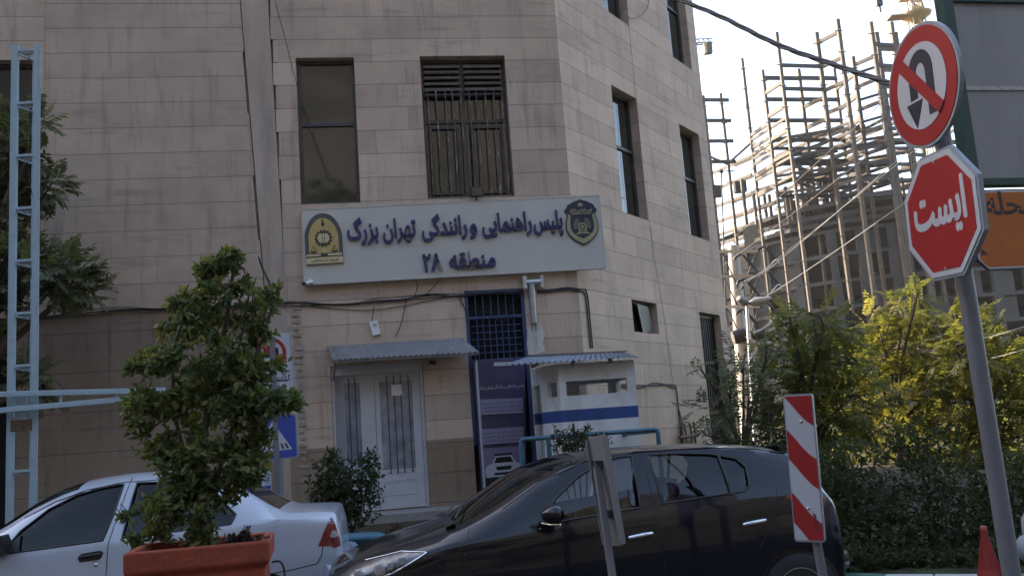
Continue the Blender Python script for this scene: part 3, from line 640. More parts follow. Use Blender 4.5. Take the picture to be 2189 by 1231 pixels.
# banner with a patrol car picture
bt = thing('police_banner', 'tall purple printed banner with a white patrol car picture beside the booth', 'banner', FF.at(1.6, 1.9, .1))
fn = lambda a, b, dd: FF.at(a, b, .07 + dd)
pb = [FF.uz(*p, .07) for p in ((1010, 770), (1122, 768), (1126, 1036), (1029, 1046))]
N = 10; w = MB(); vs = []
for j in range(N + 1):
    for i in range(N + 1):
        a = s(s(pb[3], pb[2], i / N), s(pb[0], pb[1], i / N), j / N); vs.append(FF.at(a[0], a[1], .07 + .012 * math.sin(i * .9 + j * .35)))
w.add(vs, [(j * (N + 1) + i, j * (N + 1) + i + 1, (j + 1) * (N + 1) + i + 1, (j + 1) * (N + 1) + i) for j in range(N) for i in range(N)], None, True)
M['banner'] = mat('banner_print', (.055, .045, .10), .45, var=.25, vs=1.2)
M['banner_l'] = mat('banner_lilac', (.17, .14, .25), .45, var=.1, vs=2); M['banner_t'] = mat('banner_text_block', (.25, .23, .34), .45); M['banner_d'] = mat('banner_text', (.05, .04, .09), .5)
w.build('sheet', M['banner'], bt)
def bq(x0, y0, x1, y1): return s(s(pb[3], pb[2], x0), s(pb[0], pb[1], x0), y0), s(s(pb[3], pb[2], x1), s(pb[0], pb[1], x1), y0), s(s(pb[3], pb[2], x1), s(pb[0], pb[1], x1), y1), s(s(pb[3], pb[2], x0), s(pb[0], pb[1], x0), y1)
MB().prism(bq(.04, .02, .97, .31), fn, .02, .022).build('picture_ground', M['banner_l'], bt)
w = MB(); w.prism(bq(.1, .34, .94, .46), fn, .02, .022); w.prism(bq(.1, .57, .94, .69), fn, .02, .022); w.build('text_block', M['banner_t'], bt)
w = MB()
for y0 in (.36, .39, .42, .59, .62, .65): 
    a, b, c, d_ = bq(.14 if y0 in (.36, .59) else .12, y0, .92, y0 + .02)
    L2 = b[0] - a[0]; lettering(shape('قوانین راهنمایی و رانندگی برای همه شهروندان'), lambda x, y, dd, a=a: FF.at(a[0] + x, a[1] + y, .07 + dd), 0, L2, 0, .008, .001, .0225, .05, mb=w)
w.build('lettering', M['banner_d'], bt)
a, b, _, _ = bq(.1, .77, .97, .8); lettering(shape('پلیس راهنمایی و رانندگی تهران بزرگ'), lambda x, y, dd: FF.at(a[0] + x, a[1] + y, .07 + dd), 0, b[0] - a[0], 0, .012, .001, .0205, .075).build('lettering', M['white_sign'], bt)
w = MB(); w.prism(bq(.04, .0, .09, 1), fn, .022, .026); a = bq(.4, .95, .75, .98); w.prism(a, fn, .02, .024); w.build('edge', M['white_sign'], bt)
def bx(pts): return [s(s(pb[3], pb[2], x), s(pb[0], pb[1], x), y) for x, y in pts]
w = MB()
w.prism(bx([(.13, .085), (.88, .085), (.9, .14), (.86, .175), (.76, .19), (.68, .245), (.34, .245), (.26, .19), (.15, .175), (.11, .14)]), fn, .0222, .025); w.build('patrol_car_picture', M['white_sign'], bt)
w = MB(); w.prism(bx([(.3, .192), (.72, .192), (.655, .235), (.365, .235)]), fn, .0252, .027); w.prism(bx([(.36, .135), (.66, .135), (.68, .165), (.34, .165)]), fn, .0252, .027); w.prism(bx([(.3, .1), (.72, .1), (.72, .118), (.3, .118)]), fn, .0252, .027); w.prism(bx([(.32, .248), (.7, .248), (.7, .262), (.32, .262)]), fn, .0222, .026); w.prism(bx([(.1, .02), (.9, .02), (.9, .085), (.1, .085)]), fn, .0222, .0245)
w.build('picture_detail', M['dark_in'], bt)
# small fixtures
def single(mb, name, m, label, cat, bevel=0, group=None): return tag(mb.build(name, m, None, bevel=bevel, o=V(mb.v[0])), label, cat, group)
fl = thing('floodlight', 'small black floodlight on top of the white sign board', 'floodlight', FF.px(1020, 415, .2))
b0, b1 = FF.uz(1006, 424, .2), FF.uz(1033, 398, .2)
MB().ob(FF, b0[0], b1[0], b0[1] + .03, b1[1], .14, .2).build('housing', M['black_iron'], fl, bevel=.008)
MB().ob(FF, b0[0] + .02, b1[0] - .02, b0[1] + .05, b1[1] - .02, .2, .206).build('lens', M['glass'], fl)
MB().ob(FF, b0[0] + .09, b0[0] + .12, b0[1] - .02, b0[1] + .03, .1, .17).build('bracket', M['black_iron'], fl)
cm = thing('security_camera', 'small white security camera at the lower left corner of the sign board', 'camera', FF.px(652, 606, .2))
a = FF.px(668, 602, .13); b = FF.px(647, 607, .26); mid = a.lerp(b, .75)
MB().tube([a, mid], .028, 10).build('body', M['white'], cm); MB().tube([mid, b], .03, 10).build('hood', M['black_iron'], cm); MB().tube([FF.px(662, 596, .12), a.lerp(b, .3)], .012, 8).build('bracket', M['white'], cm)
jb = thing('junction_box', 'small pale box on the wall above the door awning', 'junction box', FF.px(801, 703, .03))
w = MB(); q = [FF.uz(*p) for p in ((797, 718), (814, 714), (806, 686), (789, 689))]; w.prism(q, lambda a, b, dd: FF.at(a, b, dd), .004, .07); w.build('case', M['white'], jb, bevel=.005)
MB().ob(FF, *sorted((FF.uz(797, 700)[0], FF.uz(806, 700)[0])), FF.uz(800, 700)[1], FF.uz(800, 692)[1], .0702, .073).build('label', M['white_sign'], jb)
ht = thing('flue_pipe', 'silver heater flue with a horizontal cowl on the wall right of the blue grille', 'flue pipe', FF.px(1137, 640, .1))
a, b = FF.uz(1122, 612), FF.uz(1152, 599)
MB().ob(FF, a[0] - .05, a[0] + .02, a[1] - .06, b[1] + .06, .06, .14).build('cowl_end', M['galv'], ht, bevel=.004); MB().ob(FF, b[0], b[0] + .06, a[1] - .06, b[1] + .06, .06, .14).build('cowl_end', M['galv'], ht, bevel=.004)
MB().tube([FF.at(a[0], (a[1] + b[1]) / 2, .1), FF.at(b[0] + .01, (a[1] + b[1]) / 2 + .005, .1)], .05, 14).build('cowl', M['galv'], ht)
p = [FF.px(1136, 608, .09), FF.px(1138, 640, .07), FF.px(1142, 690, .05)]; MB().tube([p[0], p[0].lerp(p[1], .5), p[1], p[1].lerp(p[2], .5), p[2]], [.055, .06, .056, .055, .05], 14).build('pipe', M['galv'], ht)
w = MB(); w.tube([p[2] + V((-.04, 0, 0)), p[2] + V((-.05, -.01, -.12))], .006); w.tube([p[2] + V((.03, 0, 0)), p[2] + V((.02, -.01, -.14))], .006); w.build('wire', M['black_iron'], ht)
wl_ = thing('wall_lamp', 'small dark wall lamp under the right end of the door awning', 'lamp', FF.px(925, 772, .08))
a = FF.px(925, 775, .05); MB().box(a, (.1, .1, .07)).build('body', M['black_iron'], wl_, bevel=.01); MB().box(a + V((-.02, -.05, -.05)), (.06, .08, .03)).build('glass', M['white_sign'], wl_)
# cables along the wall
def sag(a, b, d, n=10, jit=0): return [a.lerp(b, i / n) + V((random.uniform(-jit, jit), 0, -d * 4 * (i / n) * (1 - i / n) + random.uniform(-jit, jit))) for i in range(n + 1)]
def pxpath(F, pts, off=.02): return [F.px(x, y, off) for x, y in pts]
def smooth(pts, k=5):
    out = []
    for i in range(len(pts) - 1):
        p0, p1, p2, p3 = pts[max(i - 1, 0)], pts[i], pts[i + 1], pts[min(i + 2, len(pts) - 1)]
        for j in range(k):
            t = j / k; out.append(.5 * ((2 * p1) + (p2 - p0) * t + (2 * p0 - 5 * p1 + 4 * p2 - p3) * t * t + (3 * p1 - p0 - 3 * p2 + p3) * t ** 3))
    return out + [pts[-1]]
cb = thing('cable_bundle', 'bundle of black cables strung along the front wall under the sign board', 'cables', FF.px(640, 650, .02))
main = [(30, 682), (100, 676), (200, 668), (262, 663), (340, 660), (480, 655), (560, 651), (628, 649), (700, 652), (760, 650), (800, 641), (860, 640), (920, 632), (985, 632), (1060, 625), (1118, 623)]
for k, (dy, r, j) in enumerate(((0, .013, 3), (3, .009, 4), (-3, .008, 4))):
    random.seed(k); MB().tube(smooth(pxpath(FF, [(x, y + dy + random.uniform(-j, j)) for x, y in main], .025 + .01 * k)), r, 6).build('cable', M['cable'], cb)
for k, pts in enumerate([[(640, 652), (720, 660), (790, 663), (860, 654), (930, 640), (990, 632)], [(870, 637), (858, 690), (845, 720)], [(795, 690), (798, 664), (800, 655)], [(985, 633), (996, 670), (1000, 690)], [(885, 636), (893, 612), (888, 600)], [(905, 634), (925, 615), (938, 600)], [(980, 634), (1000, 664), (1045, 668), (1075, 690), (1100, 640), (1115, 626)]]):
    MB().tube(smooth(pxpath(FF, pts, .02)), .006, 5).build('cable', M['cable'], cb)
for k, dy in enumerate((0, 4)):
    MB().tube(smooth(pxpath(FF, [(1148, 621 + dy), (1180, 619 + dy), (1212, 615 + dy), (1236, 618 + dy)], .03)) + smooth(pxpath(RF, [(1252 - dy, 618 + dy * 1.5), (1257 - dy, 640), (1262 - dy, 690), (1267 - dy, 744)], .02)), .014, 6).build('cable', M['cable'], cb)
cr = thing('conduit_run', 'dark pipe and cable running along the cut corner behind the booth', 'cable', RF.px(1440, 870, .03))
for k, dy in enumerate((0, 5)):
    MB().tube(smooth(pxpath(RF, [(1330, 821 + dy), (1370, 823 + dy), (1400, 823 - dy), (1440, 822 + dy), (1446, 835), (1450, 870), (1453 + dy, 905), (1456 + dy, 948)], .03)), .014, 6).build('cable', M['cable'], cr)
gp = thing('gas_pipes', 'cluster of rusty gas pipes at the foot of the cut corner', 'pipes', RF.px(1475, 945, .1))
M['rusty'] = mat('rusty_pipe', (.12, .075, .05), .8, var=.4, vs=20)
for x in (1458, 1466, 1478, 1486):
    MB().tube([RF.px(x - 4, 897 + (x % 3) * 4, .08), RF.px(x, 925, .08), RF.px(x + 2, 965, .08)], .022, 8).build('pipe', M['rusty'], gp)
MB().tube([RF.px(1452, 935, .1), RF.px(1492, 930, .1)], .03, 8).build('crosspipe', M['rusty'], gp)
w = MB(); w.tube(smooth([FF.px(584, -10, .5), FF.px(610, 85, .42), FF.px(634, 180, .3), FF.px(668, 285, .15), FF.px(703, 376, .03)]), .0055, 6)  # lower run over the pane models the cable's reflection as a solid
single(w, 'thin_cable', M['cable'], 'thin black cable slanting down to the left upper window, lower run standing in for its reflection', 'cable')
w = MB(); w.tube(smooth(pxpath(RF, [(1388, -8), (1383, 20), (1368, 36), (1350, 40), (1342, 36)], .06)), .012, 6); single(w, 'loop_cable', M['grey_paint'], 'grey cable loop hanging between the two topmost corner windows', 'cable')
w = MB(); w.tube(smooth(pxpath(RF, [(1342, 36), (1350, 110), (1357, 180), (1378, 400), (1392, 500), (1405, 590), (1420, 680), (1438, 815)], .012)), .003, 5); single(w, 'drop_cable', M['cable'], 'thin dark cable dropping down the cut corner past the small window', 'cable')
# ================================================================ GUARD BOOTH AND RAIL
OFB = 1.75
bo = thing('guard_booth', 'white guard booth with a blue band and open slots at the building corner', 'booth', FF.at(2.9, .55, 1.3))
BF = FF
u0, z0 = BF.uz(1202, 905, OFB); u1, _ = BF.uz(1366, 893, OFB); zt = BF.uz(1290, 772, OFB)[1]
u_l = BF.uz(1164, 905, OFB - .35)[0]; zb = .42
zs0, zs1 = BF.uz(1280, 899, OFB)[1], BF.uz(1280, 873, OFB)[1]
o0, o1 = BF.uz(1212, 846, OFB), BF.uz(1339, 807, OFB)
pl = [(u_l, OFB - .42), (u0, OFB), (u1, OFB), (u1 + .02, OFB - 1.25), (u_l, OFB - 1.25)]
M['booth'] = None
m, n, l, b = nt('booth_paint'); g_ = n.new('ShaderNodeNewGeometry'); sx = n.new('ShaderNodeSeparateXYZ'); l.new(g_.outputs['Position'], sx.inputs[0])
r = n.new('ShaderNodeValToRGB'); r.color_ramp.interpolation = 'CONSTANT'; e = r.color_ramp.elements
mr = n.new('ShaderNodeMapRange'); mr.inputs['From Min'].default_value = 0; mr.inputs['From Max'].default_value = 4; l.new(sx.outputs['Z'], mr.inputs['Value']); l.new(mr.outputs['Result'], r.inputs['Fac'])
e[0].color = (.70, .71, .73, 1); e[1].position = zs0 / 4; e[1].color = (.022, .07, .26, 1); k = e.new(zs1 / 4); k.color = (.70, .71, .73, 1)
nz = n.new('ShaderNodeTexNoise'); nz.inputs['Scale'].default_value = 5; nz.inputs['Detail'].default_value = 8; rr_ = n.new('ShaderNodeValToRGB'); rr_.color_ramp.elements[0].color = (.72, .7, .66, 1); rr_.color_ramp.elements[0].position = .3; rr_.color_ramp.elements[1].position = .6; rr_.color_ramp.elements[1].color = (1, 1, 1, 1); l.new(nz.outputs['Fac'], rr_.inputs['Fac'])
mx = n.new('ShaderNodeMix'); mx.data_type = 'RGBA'; mx.blend_type = 'MULTIPLY'; mx.inputs['Factor'].default_value = 1; l.new(r.outputs['Color'], mx.inputs['A']); l.new(rr_.outputs['Color'], mx.inputs['B']); l.new(mx.outputs['Result'], b.inputs['Base Color']); b.inputs['Roughness'].default_value = .55
M['booth'] = m
w = MB(); th = .06
def side(p, q, ops):                       # one booth wall with slots; ops in fractions along it and heights
    p3, q3 = FF.at(p[0], 0, p[1]), FF.at(q[0], 0, q[1]); d = (q3 - p3); L = d.length; F = Fr(p3, math.atan2(d.y, d.x))
    oo = [(a * L, b_ * L, c, d_) for a, b_, c, d_ in ops]
    wall(w, F, 0, L, zb, zt, oo, n=0, dep=th)
    k = MB(); wall(k, F, 0, L, zb, zt, oo, n=-th, dep=.001); w.add(k.v, k.f)
side(pl[0], pl[1], [(.38, .86, o0[1] - .0, BF.uz(1186, 818, OFB - .2)[1])])
side(pl[1], pl[2], [((o0[0] - u0) / (u1 - u0), (o1[0] - u0) / (u1 - u0), o0[1], o1[1])])
side(pl[2], pl[3], [(.2, .8, o0[1], o1[1])]); side(pl[3], pl[4], [(.1, .45, o0[1] - .1, o1[1])]); side(pl[4], pl[0], [(.1, .9, zb + .05, o1[1])])
w.build('wall', M['booth'], bo)
w = MB()
fr = [FF.at(a, z, n_) for a, z, n_ in [(BF.uz(1078, 772, OFB + .15)[0], zt + .02, OFB + .2), (BF.uz(1362, 768, OFB + .2)[0], zt + .015, OFB + .25)]]
bk = [FF.at(BF.uz(1130, 757, .6)[0], zt + .23, .55), FF.at(BF.uz(1340, 752, .4)[0], zt + .22, .35)]
corrugated(w, bk[0], bk[1], fr[0], fr[1], 22, .014); w.build('roof', M['blue_tin'], bo)
w = MB(); 
for t_ in (.2, .5, .8): w.bar(bk[0].lerp(bk[1], t_) + V((0, 0, -.04)), fr[0].lerp(fr[1], t_) + V((0, .12, -.04)), .04)
w.bar(bk[0] + V((0, 0, .02)), bk[1] + V((0, 0, .02)), .12, .02); w.build('roof_batten', M['grey_paint'], bo)
rl = thing('pipe_railing', 'light blue pipe railing in front of the guard booth', 'railing', FF.at(2.6, .5, 2.6))
RO = 2.9
a, b, c = FF.px(1113, 939, RO), FF.px(1406, 917, RO), FF.px(1402, 928, RO - 1.1)
a0 = FF.at(FF.uz(1113, 939, RO)[0] + .02, .1, RO); b0 = FF.at(FF.uz(1406, 917, RO)[0], .1, RO)
MB().tube([a0, a + V((0, 0, -.05)), a + V((.01, 0, -.01)), a + V((.05, 0, .0)), b + V((-.05, 0, 0)), b + V((-.01, 0, -.01)), b + V((0, 0, -.05)), b0], .032, 10).build('rail', M['teal'], rl)
m_ = FF.px(1172, 935, RO); MB().tube([m_, V((m_.x, m_.y, .1))], .034, 10).build('post', M['teal'], rl)
MB().tube([b + V((-.05, 0, -.02)), FF.px(1330, 928, RO - 1.2)], .03, 10).build('rail', M['teal'], rl)
gr_ = thing('guardrail', 'teal painted steel guardrail behind the white sedan', 'guardrail', (-1.9, 10.5, 0))
Y = 10.5; a = P(600, 1142, Y); e_ = P(822, 1133, Y); zt_ = e_.z
prof = [(0, 0), (-.03, -.02), (-.055, -.07), (-.02, -.12), (-.005, -.15), (-.02, -.18), (-.055, -.23), (-.03, -.28), (0, -.31), (.012, -.31), (.012, 0)]
w = MB(); A_ = FF.u; Nn = V((FF.n.x, FF.n.y, 0)); st = [0, 1, 2, 3, 3.15, 3.2]; base = e_ - A_ * 3.2; vs = []
for k, x in enumerate(st):
    sc = 1 if x < 3.1 else (.9 if x < 3.18 else .75)
    for dn, dz in prof: vs.append(base + A_ * x - Nn * dn * 1.6 * sc + V((0, 0, -.155 + (dz + .155) * sc)))
m_ = len(prof); w.add(vs, [(i * m_ + k, i * m_ + (k + 1) % m_, (i + 1) * m_ + (k + 1) % m_, (i + 1) * m_ + k) for i in range(len(st) - 1) for k in range(m_)], None, True); w.face(vs[-m_:]); w.build('beam', M['teal'], gr_)
for x in (.5, 2.0): q = base + A_ * x - Nn * .06; MB().box((q.x, q.y, zt_ / 2 - .05), (.1, .08, zt_)).build('post', M['teal'], gr_)
# ================================================================ SIGNS ON THE STREET
sp = thing('grey_sign_pole', 'leaning grey steel pole carrying the round and the octagonal sign', 'pole', P(2165, 1231, 5.3))
t0, t1 = P(2021, 330, 5.22), P(2163, 1231, 5.22); dirp = (t0 - t1).normalized(); bot = t1 - dirp * ((t1.z) / dirp.z)
sp.location = bot; top = P(2004, 215, 5.22)
MB().tube([bot, t1, t0, top], [.05, .049, .047, .046], 20).build('shaft', M['pole_grey'], sp); MB().lathe([(.09, 0), (.09, .02), (.05, .03)], bot).build('foot', M['pole_grey'], sp)
yaw = R(-38)
# faces look to the left: across the plate x' runs away from left-far to right-near
def signframe(c, ang, tilt=0):
    ex = V((math.cos(ang), math.sin(ang), 0)); n_ = V((ex.y, -ex.x, 0)); ez = V((0, 0, 1))
    if tilt: ex, ez = ex * math.cos(tilt) + ez * math.sin(tilt), ez * math.cos(tilt) - ex * math.sin(tilt)
    return lambda a, b, d: c + ex * a + ez * b + n_ * d
def octo(r): return [(r * math.cos(R(22.5 + 45 * k)), r * math.sin(R(22.5 + 45 * k))) for k in range(8)]
SA = R(-83)
cS = P(2012, 459, 5.0); fn = signframe(cS, SA, R(-3))
ss = thing('stop_sign', 'red octagonal stop sign with white Persian lettering below the round sign', 'sign', cS)
rs = .385
w = MB(); w.prism(octo(rs), fn, -.028, 0.0); w.build('housing', M['sign_rim'], ss, bevel=.012)
MB().prism(octo(rs * .955), fn, .0, .006).build('border', M['white_sign'], ss); f_ = MB().prism(octo(rs * .865), fn, .006, .009).build('face', M['red_sign'], ss)
lettering(shape('ایست'), fn, -.245, .245, -.05, .012, .002, .0095, .31, thick=.006).build('lettering', M['white_sign'], f_)
for yb in (.3, -.3): MB().prism(arc(0, yb, .008, 0, 360, 8)[:-1], fn, .009, .013).build('bolt', M['galv'], f_)
MB().prism([(-.1, .06), (.1, .06), (.1, .1), (-.1, .1)], fn, -.09, -.028).build('clamp', M['galv'], ss)
cR = P(1971, 184, 5.0); fn = signframe(cR, SA, R(-3)); rr = .355
rd = thing('no_u_turn_sign', 'round red and white sign forbidding U-turns above the stop sign', 'sign', cR)
circ = lambda r, n=48: arc(0, 0, r, 0, 360, n)[:-1]
MB().prism(circ(rr), fn, -.024, 0).build('housing', M['sign_rim'], rd, bevel=.008)
MB().prism(circ(rr * .945), fn, 0, .004).build('border', M['red_sign'], rd); f_ = MB().prism(circ(rr * .69), fn, .004, .008).build('face', M['white_sign'], rd)
w = MB(); xo, xi = .135, .065; cy_ = .07
w.prism(arc(0.01, cy_, .12, 0, 180, 18, .135) + arc(.01, cy_, .048, 180, 0, 14, .06), fn, .008, .011)
w.prism([(.058, -.185), (.13, -.185), (.13, cy_), (.058, cy_)], fn, .008, .0108)
w.prism([(-.11, -.06), (-.038, -.06), (-.038, cy_), (-.11, cy_)], fn, .008, .0108); w.prism([(-.155, -.075), (-.074, -.225), (.008, -.075)], fn, .008, .0112); w.build('arrow', M['black_sign'], f_)
s2 = math.sin(R(45)); hw = .037
w = MB(); Lh = rr * .70; ed = rr * .72
w.prism([(-Lh * s2 - hw * s2, Lh * s2 - hw * s2), (-Lh * s2 + hw * s2, Lh * s2 + hw * s2), (Lh * s2 + hw * s2, -Lh * s2 + hw * s2), (Lh * s2 - hw * s2, -Lh * s2 - hw * s2)], fn, .0115, .0135); w.build('slash', M['red_sign'], f_)
MB().prism([(-.1, -.02), (.1, -.02), (.1, .02), (-.1, .02)], fn, -.09, -.024).build('clamp', M['galv'], rd)
# striped beacon plate in front of the hatchback
def plate(name, label, pxs, Y, yawd, mats, group=None, stripes=True, back=False):
    tl, tr_, br, bl = [P(*p, Y) for p in pxs]
    return tl, tr_, br, bl
tl, tr_, br, bl = [P(*p, y) for p, y in (((1675, 842), 6.05), ((1734, 842), 5.95), ((1766, 1157), 5.95), ((1697, 1159), 6.05))]
cB = (tl + tr_ + br + bl) / 4; ex = ((tr_ - tl) + (br - bl)).normalized(); ez = ((tl - bl) + (tr_ - br)).normalized(); nB = ex.cross(ez) * -1
if nB.y > 0: nB = -nB
fnB = lambda a, b, d: cB + ex * a + ez * b + nB * d
w2, h2 = ((tr_ - tl).length + (br - bl).length) / 4, ((tl - bl).length + (tr_ - br).length) / 4
bc = thing('striped_beacon_sign', 'upright red and white diagonally striped traffic plate in front of the dark hatchback', 'traffic sign', V((cB.x, cB.y, 0)))
def rounded(w_, h_, r): 
    out = []
    for cx_, cy_, a in ((w_ - r, h_ - r, 0), (-w_ + r, h_ - r, 90), (-w_ + r, -h_ + r, 180), (w_ - r, -h_ + r, 270)): out += arc(cx_, cy_, r, a, a + 90, 5)
    return out
MB().prism(rounded(w2, h2, .02), fnB, -.03, 0).build('housing', M['sign_rim'], bc, bevel=.004)
f_ = MB().prism(rounded(w2 * .92, h2 * .975, .016), fnB, 0, .003).build('face', M['white_sign'], bc)
def clip(poly, h):                          # keep |b| < h
    for sg in (1, -1):
        out = []
        for i in range(len(poly)):
            p, q = poly[i], poly[(i + 1) % len(poly)]; pi, qi = sg * p[1] <= h, sg * q[1] <= h
            if pi: out.append(p)
            if pi != qi: t_ = (sg * h - p[1]) / (q[1] - p[1]); out.append((p[0] + (q[0] - p[0]) * t_, sg * h))
        poly = out
        if len(poly) < 3: return []
    return poly
W_, H_ = w2 * .92, h2 * .972; per = h2 * .865; sl_ = h2 * .46
for k in range(-2, 4):
    y0 = H_ - per * k * .99 + .02
    p_ = clip([(-W_, y0 - .02), (-W_ * .5, y0 - sl_ * .34), (0, y0 - sl_ * .62), (W_ * .5, y0 - sl_ * .85), (W_, y0 - sl_), (W_, y0 - sl_ + per * .47), (W_ * .5, y0 - sl_ * .85 + per * .47), (0, y0 - sl_ * .62 + per * .47), (-W_ * .5, y0 - sl_ * .34 + per * .47), (-W_, y0 - .02 + per * .47)], H_)
    if len(p_) > 2: MB().prism(p_, fnB, .0032, .0048).build('stripe', M['red_sign'], f_)
MB().prism([(W_ * .55, -H_ * .86), (W_ * .68, -H_ * .88), (W_ * .62, -H_ * .66), (W_ * .42, -H_ * .62)], fnB, .005, .0056).build('scuff', mat('scuff', (.12, .03, .03), .8), f_)
for yb in (.62, -.55):
    c_ = fnB(w2 * .1, h2 * yb, .003); MB().lathe([(.011, 0), (.010, .004), (0, .005)], c_, nB.to_track_quat('Z', 'Y').to_matrix(), 8).build('bolt', M['galv'], f_)
pb0 = fnB(w2 * .25, -h2 * .9, -.05); MB().tube([fnB(w2 * .1, h2 * .3, -.05), pb0, V((pb0.x + .06, pb0.y, 0))], .03, 12).build('post', M['pole_grey'], bc)
# the back of a narrow sign plate on its own post
gy = thing('sign_seen_from_behind', 'narrow grey sign plate seen from behind in front of the hatchback door', 'traffic sign', P(1310, 1231, 6.4))
q = [P(*p, y) for p, y in (((1258, 933), 6.5), ((1296, 929), 6.3), ((1333, 1163), 6.3), ((1300, 1168), 6.5))]
up_ = ((q[0] - q[3]) + (q[1] - q[2])).normalized(); c_ = (q[0] + q[1] + q[2] + q[3]) / 4; exx = ((q[1] - q[0]) + (q[2] - q[3])).normalized(); nn_ = exx.cross(up_); nn_ = nn_ if nn_.y < 0 else -nn_
wv, hv = ((q[1] - q[0]).length + (q[2] - q[3]).length) / 4, ((q[0] - q[3]).length + (q[1] - q[2]).length) / 4
fnG = lambda a, b, d: c_ + exx * a + up_ * b + nn_ * d
pl_ = MB().prism(rounded(wv, hv, .02), fnG, 0, .012).build('plate', M['grey_paint'], gy)
w = MB()
for sgn in (-1, 1): w.prism([(sgn * wv - .006, -hv * .97), (sgn * wv + .006, -hv * .97), (sgn * wv + .006, hv * .97), (sgn * wv - .006, hv * .97)], fnG, -.012, .035)
w.build('flange', M['grey_paint'], pl_)
g0, g1 = fnG(-.0, hv * .55, .045), P(1309, 1231, 6.3); dd_ = (g1 - g0); gb = g0 + dd_ * (g0.z / -dd_.z); gy.location = gy.location
MB().bar(g0, gb, .045, .03).build('post', M['pole_grey'], gy)
w = MB(); w.box(fnG(0, hv * .5, .03), (.09, .05, .04)); w.build('clamp', M['black_iron'], gy); w = MB(); w.box(fnG(.02, -hv * .42, .03), (.07, .05, .05)); w.build('clamp', M['black_iron'], gy)
# traffic cone by the kerb
cn = P(2096, 1124, 7.6); tc_ = thing('traffic_cone', 'faded red traffic cone standing by the kerb under the pole', 'traffic cone', (cn.x + .02, cn.y, 0))
cz = cn.z; c0 = V((cn.x + .02, cn.y, 0))
MB().lathe([(.15, .03), (.024, cz - .05), (.026, cz - .04), (.022, cz - .0), (.016, cz)], c0, None, 24).build('body', M['cone'], tc_); MB().box(c0 + V((0, 0, .0175)), (.36, .36, .035)).build('base', M['black_rubber'], tc_, bevel=.01)
MB().lathe([(.1, cz * .4), (.082, cz * .52)], c0, None, 24).build('band', M['cone'], tc_)
# no-photography sign, crossing sign and small board, all on one post behind the shrub
YN = 10.2
np_ = thing('double_sign_post', 'grey post carrying the crossing sign and no-photography sign behind the planter shrub', 'sign post', P(600, 1080, YN + .05))
a, b = P(585, 720, YN + .06), P(600, 1085, YN + .06); np_.location = (b.x, b.y, 0); MB().bar(V((b.x, b.y, 0)), a, .14, .06).build('post', M['pole_grey'], np_)
def flat(pxs, Y, yaw=0):
    q = [P(*p, Y) for p in pxs]; c = sum(q, V()) / 4; x = ((q[1] - q[0]) + (q[2] - q[3])).normalized(); z = ((q[0] - q[3]) + (q[1] - q[2])).normalized(); n_ = x.cross(z); n_ = n_ if n_.y < 0 else -n_
    return (lambda a, b, d: c + x * a + z * b + n_ * d), ((q[1] - q[0]).length + (q[2] - q[3]).length) / 4, ((q[0] - q[3]).length + (q[1] - q[2]).length) / 4, c
fn, a, b, c = flat([(532, 712), (620, 709), (634, 868), (546, 872)], YN)
o = thing('no_photography_sign', 'white sign with a red crossed-out camera and the word photography', 'sign', c)
MB().prism(rounded(a, b, .025), fn, -.025, 0).build('plate', M['sign_rim'], o); f_ = MB().prism(rounded(a * .95, b * .97, .02), fn, 0, .003).build('face', M['white_sign'], o)
cc = b * .46; w = MB(); w.prism(arc(0, cc, a * .74, 0, 360, 40) + arc(0, cc, a * .56, 360, 0, 40), fn, .003, .005); w.prism([(-.15, cc + .11), (-.11, cc + .15), (.15, cc - .11), (.11, cc - .15)], fn, .0065, .008); w.build('ring', M['red_sign'], f_)
w = MB(); w.prism([(-.085, cc - .06), (.085, cc - .06), (.085, cc + .05), (.04, cc + .05), (.025, cc + .075), (-.025, cc + .075), (-.04, cc + .05), (-.085, cc + .05)], fn, .003, .0055); w.build('camera_symbol', M['black_sign'], f_)
w = lettering(shape('عکسبرداری'), fn, -a * .55, a * .85, -b * .32, .02, .001, .0035, .16); w = lettering(shape('ممنوع'), fn, -a * .3, a * .45, -b * .55, .02, .001, .0035, .15, mb=w); lettering('No Photography', fn, -a * .85, a * .87, -b * .75, .01, .001, .0035, .085, mb=w).build('lettering', M['black_sign'], f_)
fn, a, b, c = flat([(530, 893), (634, 884), (637, 976), (536, 989)], YN)
o = thing('crossing_sign', 'blue pedestrian crossing sign with a white triangle under the no-photography sign', 'sign', c)
MB().prism(rounded(a, b, .03), fn, -.025, 0).build('plate', M['sign_rim'], o); f_ = MB().prism(rounded(a * .94, b * .94, .025), fn, 0, .003).build('face', M['blue_sign'], o)
t_ = MB().prism([(-a * .78, -b * .6), (a * .78, -b * .6), (0, b * .75)], fn, .003, .005).build('triangle', M['white_sign'], f_)
w = MB()
for k in range(7): x = -a * .6 + k * a * .2; w.prism([(x - .012, -b * .54), (x + .012, -b * .54), (x * .82 + .011, -b * .3), (x * .82 - .011, -b * .3)], fn, .0052, .0065)
w.prism(arc(.0, b * .33, .018, 0, 360, 12)[:-1], fn, .0052, .0065); w.prism([(-.03, -b * .08), (.0, b * .02), (.03, b * .22), (-.015, b * .24), (-.03, b * .1)], fn, .0052, .0065); w.prism([(-.01, b * .1), (.015, b * .06), (.05, -b * .28), (.025, -b * .28)], fn, .0052, .0066); w.prism([(-.015, b * .1), (.008, b * .04), (-.03, -b * .28), (-.055, -b * .28)], fn, .0052, .0066); w.build('walker', M['black_sign'], t_)
fn, a, b, c = flat([(541, 1004), (578, 1000), (580, 1056), (544, 1060)], YN - .06)
o = thing('small_notice_board', 'small white and blue notice on the sign post above the sedan boot', 'notice', c)
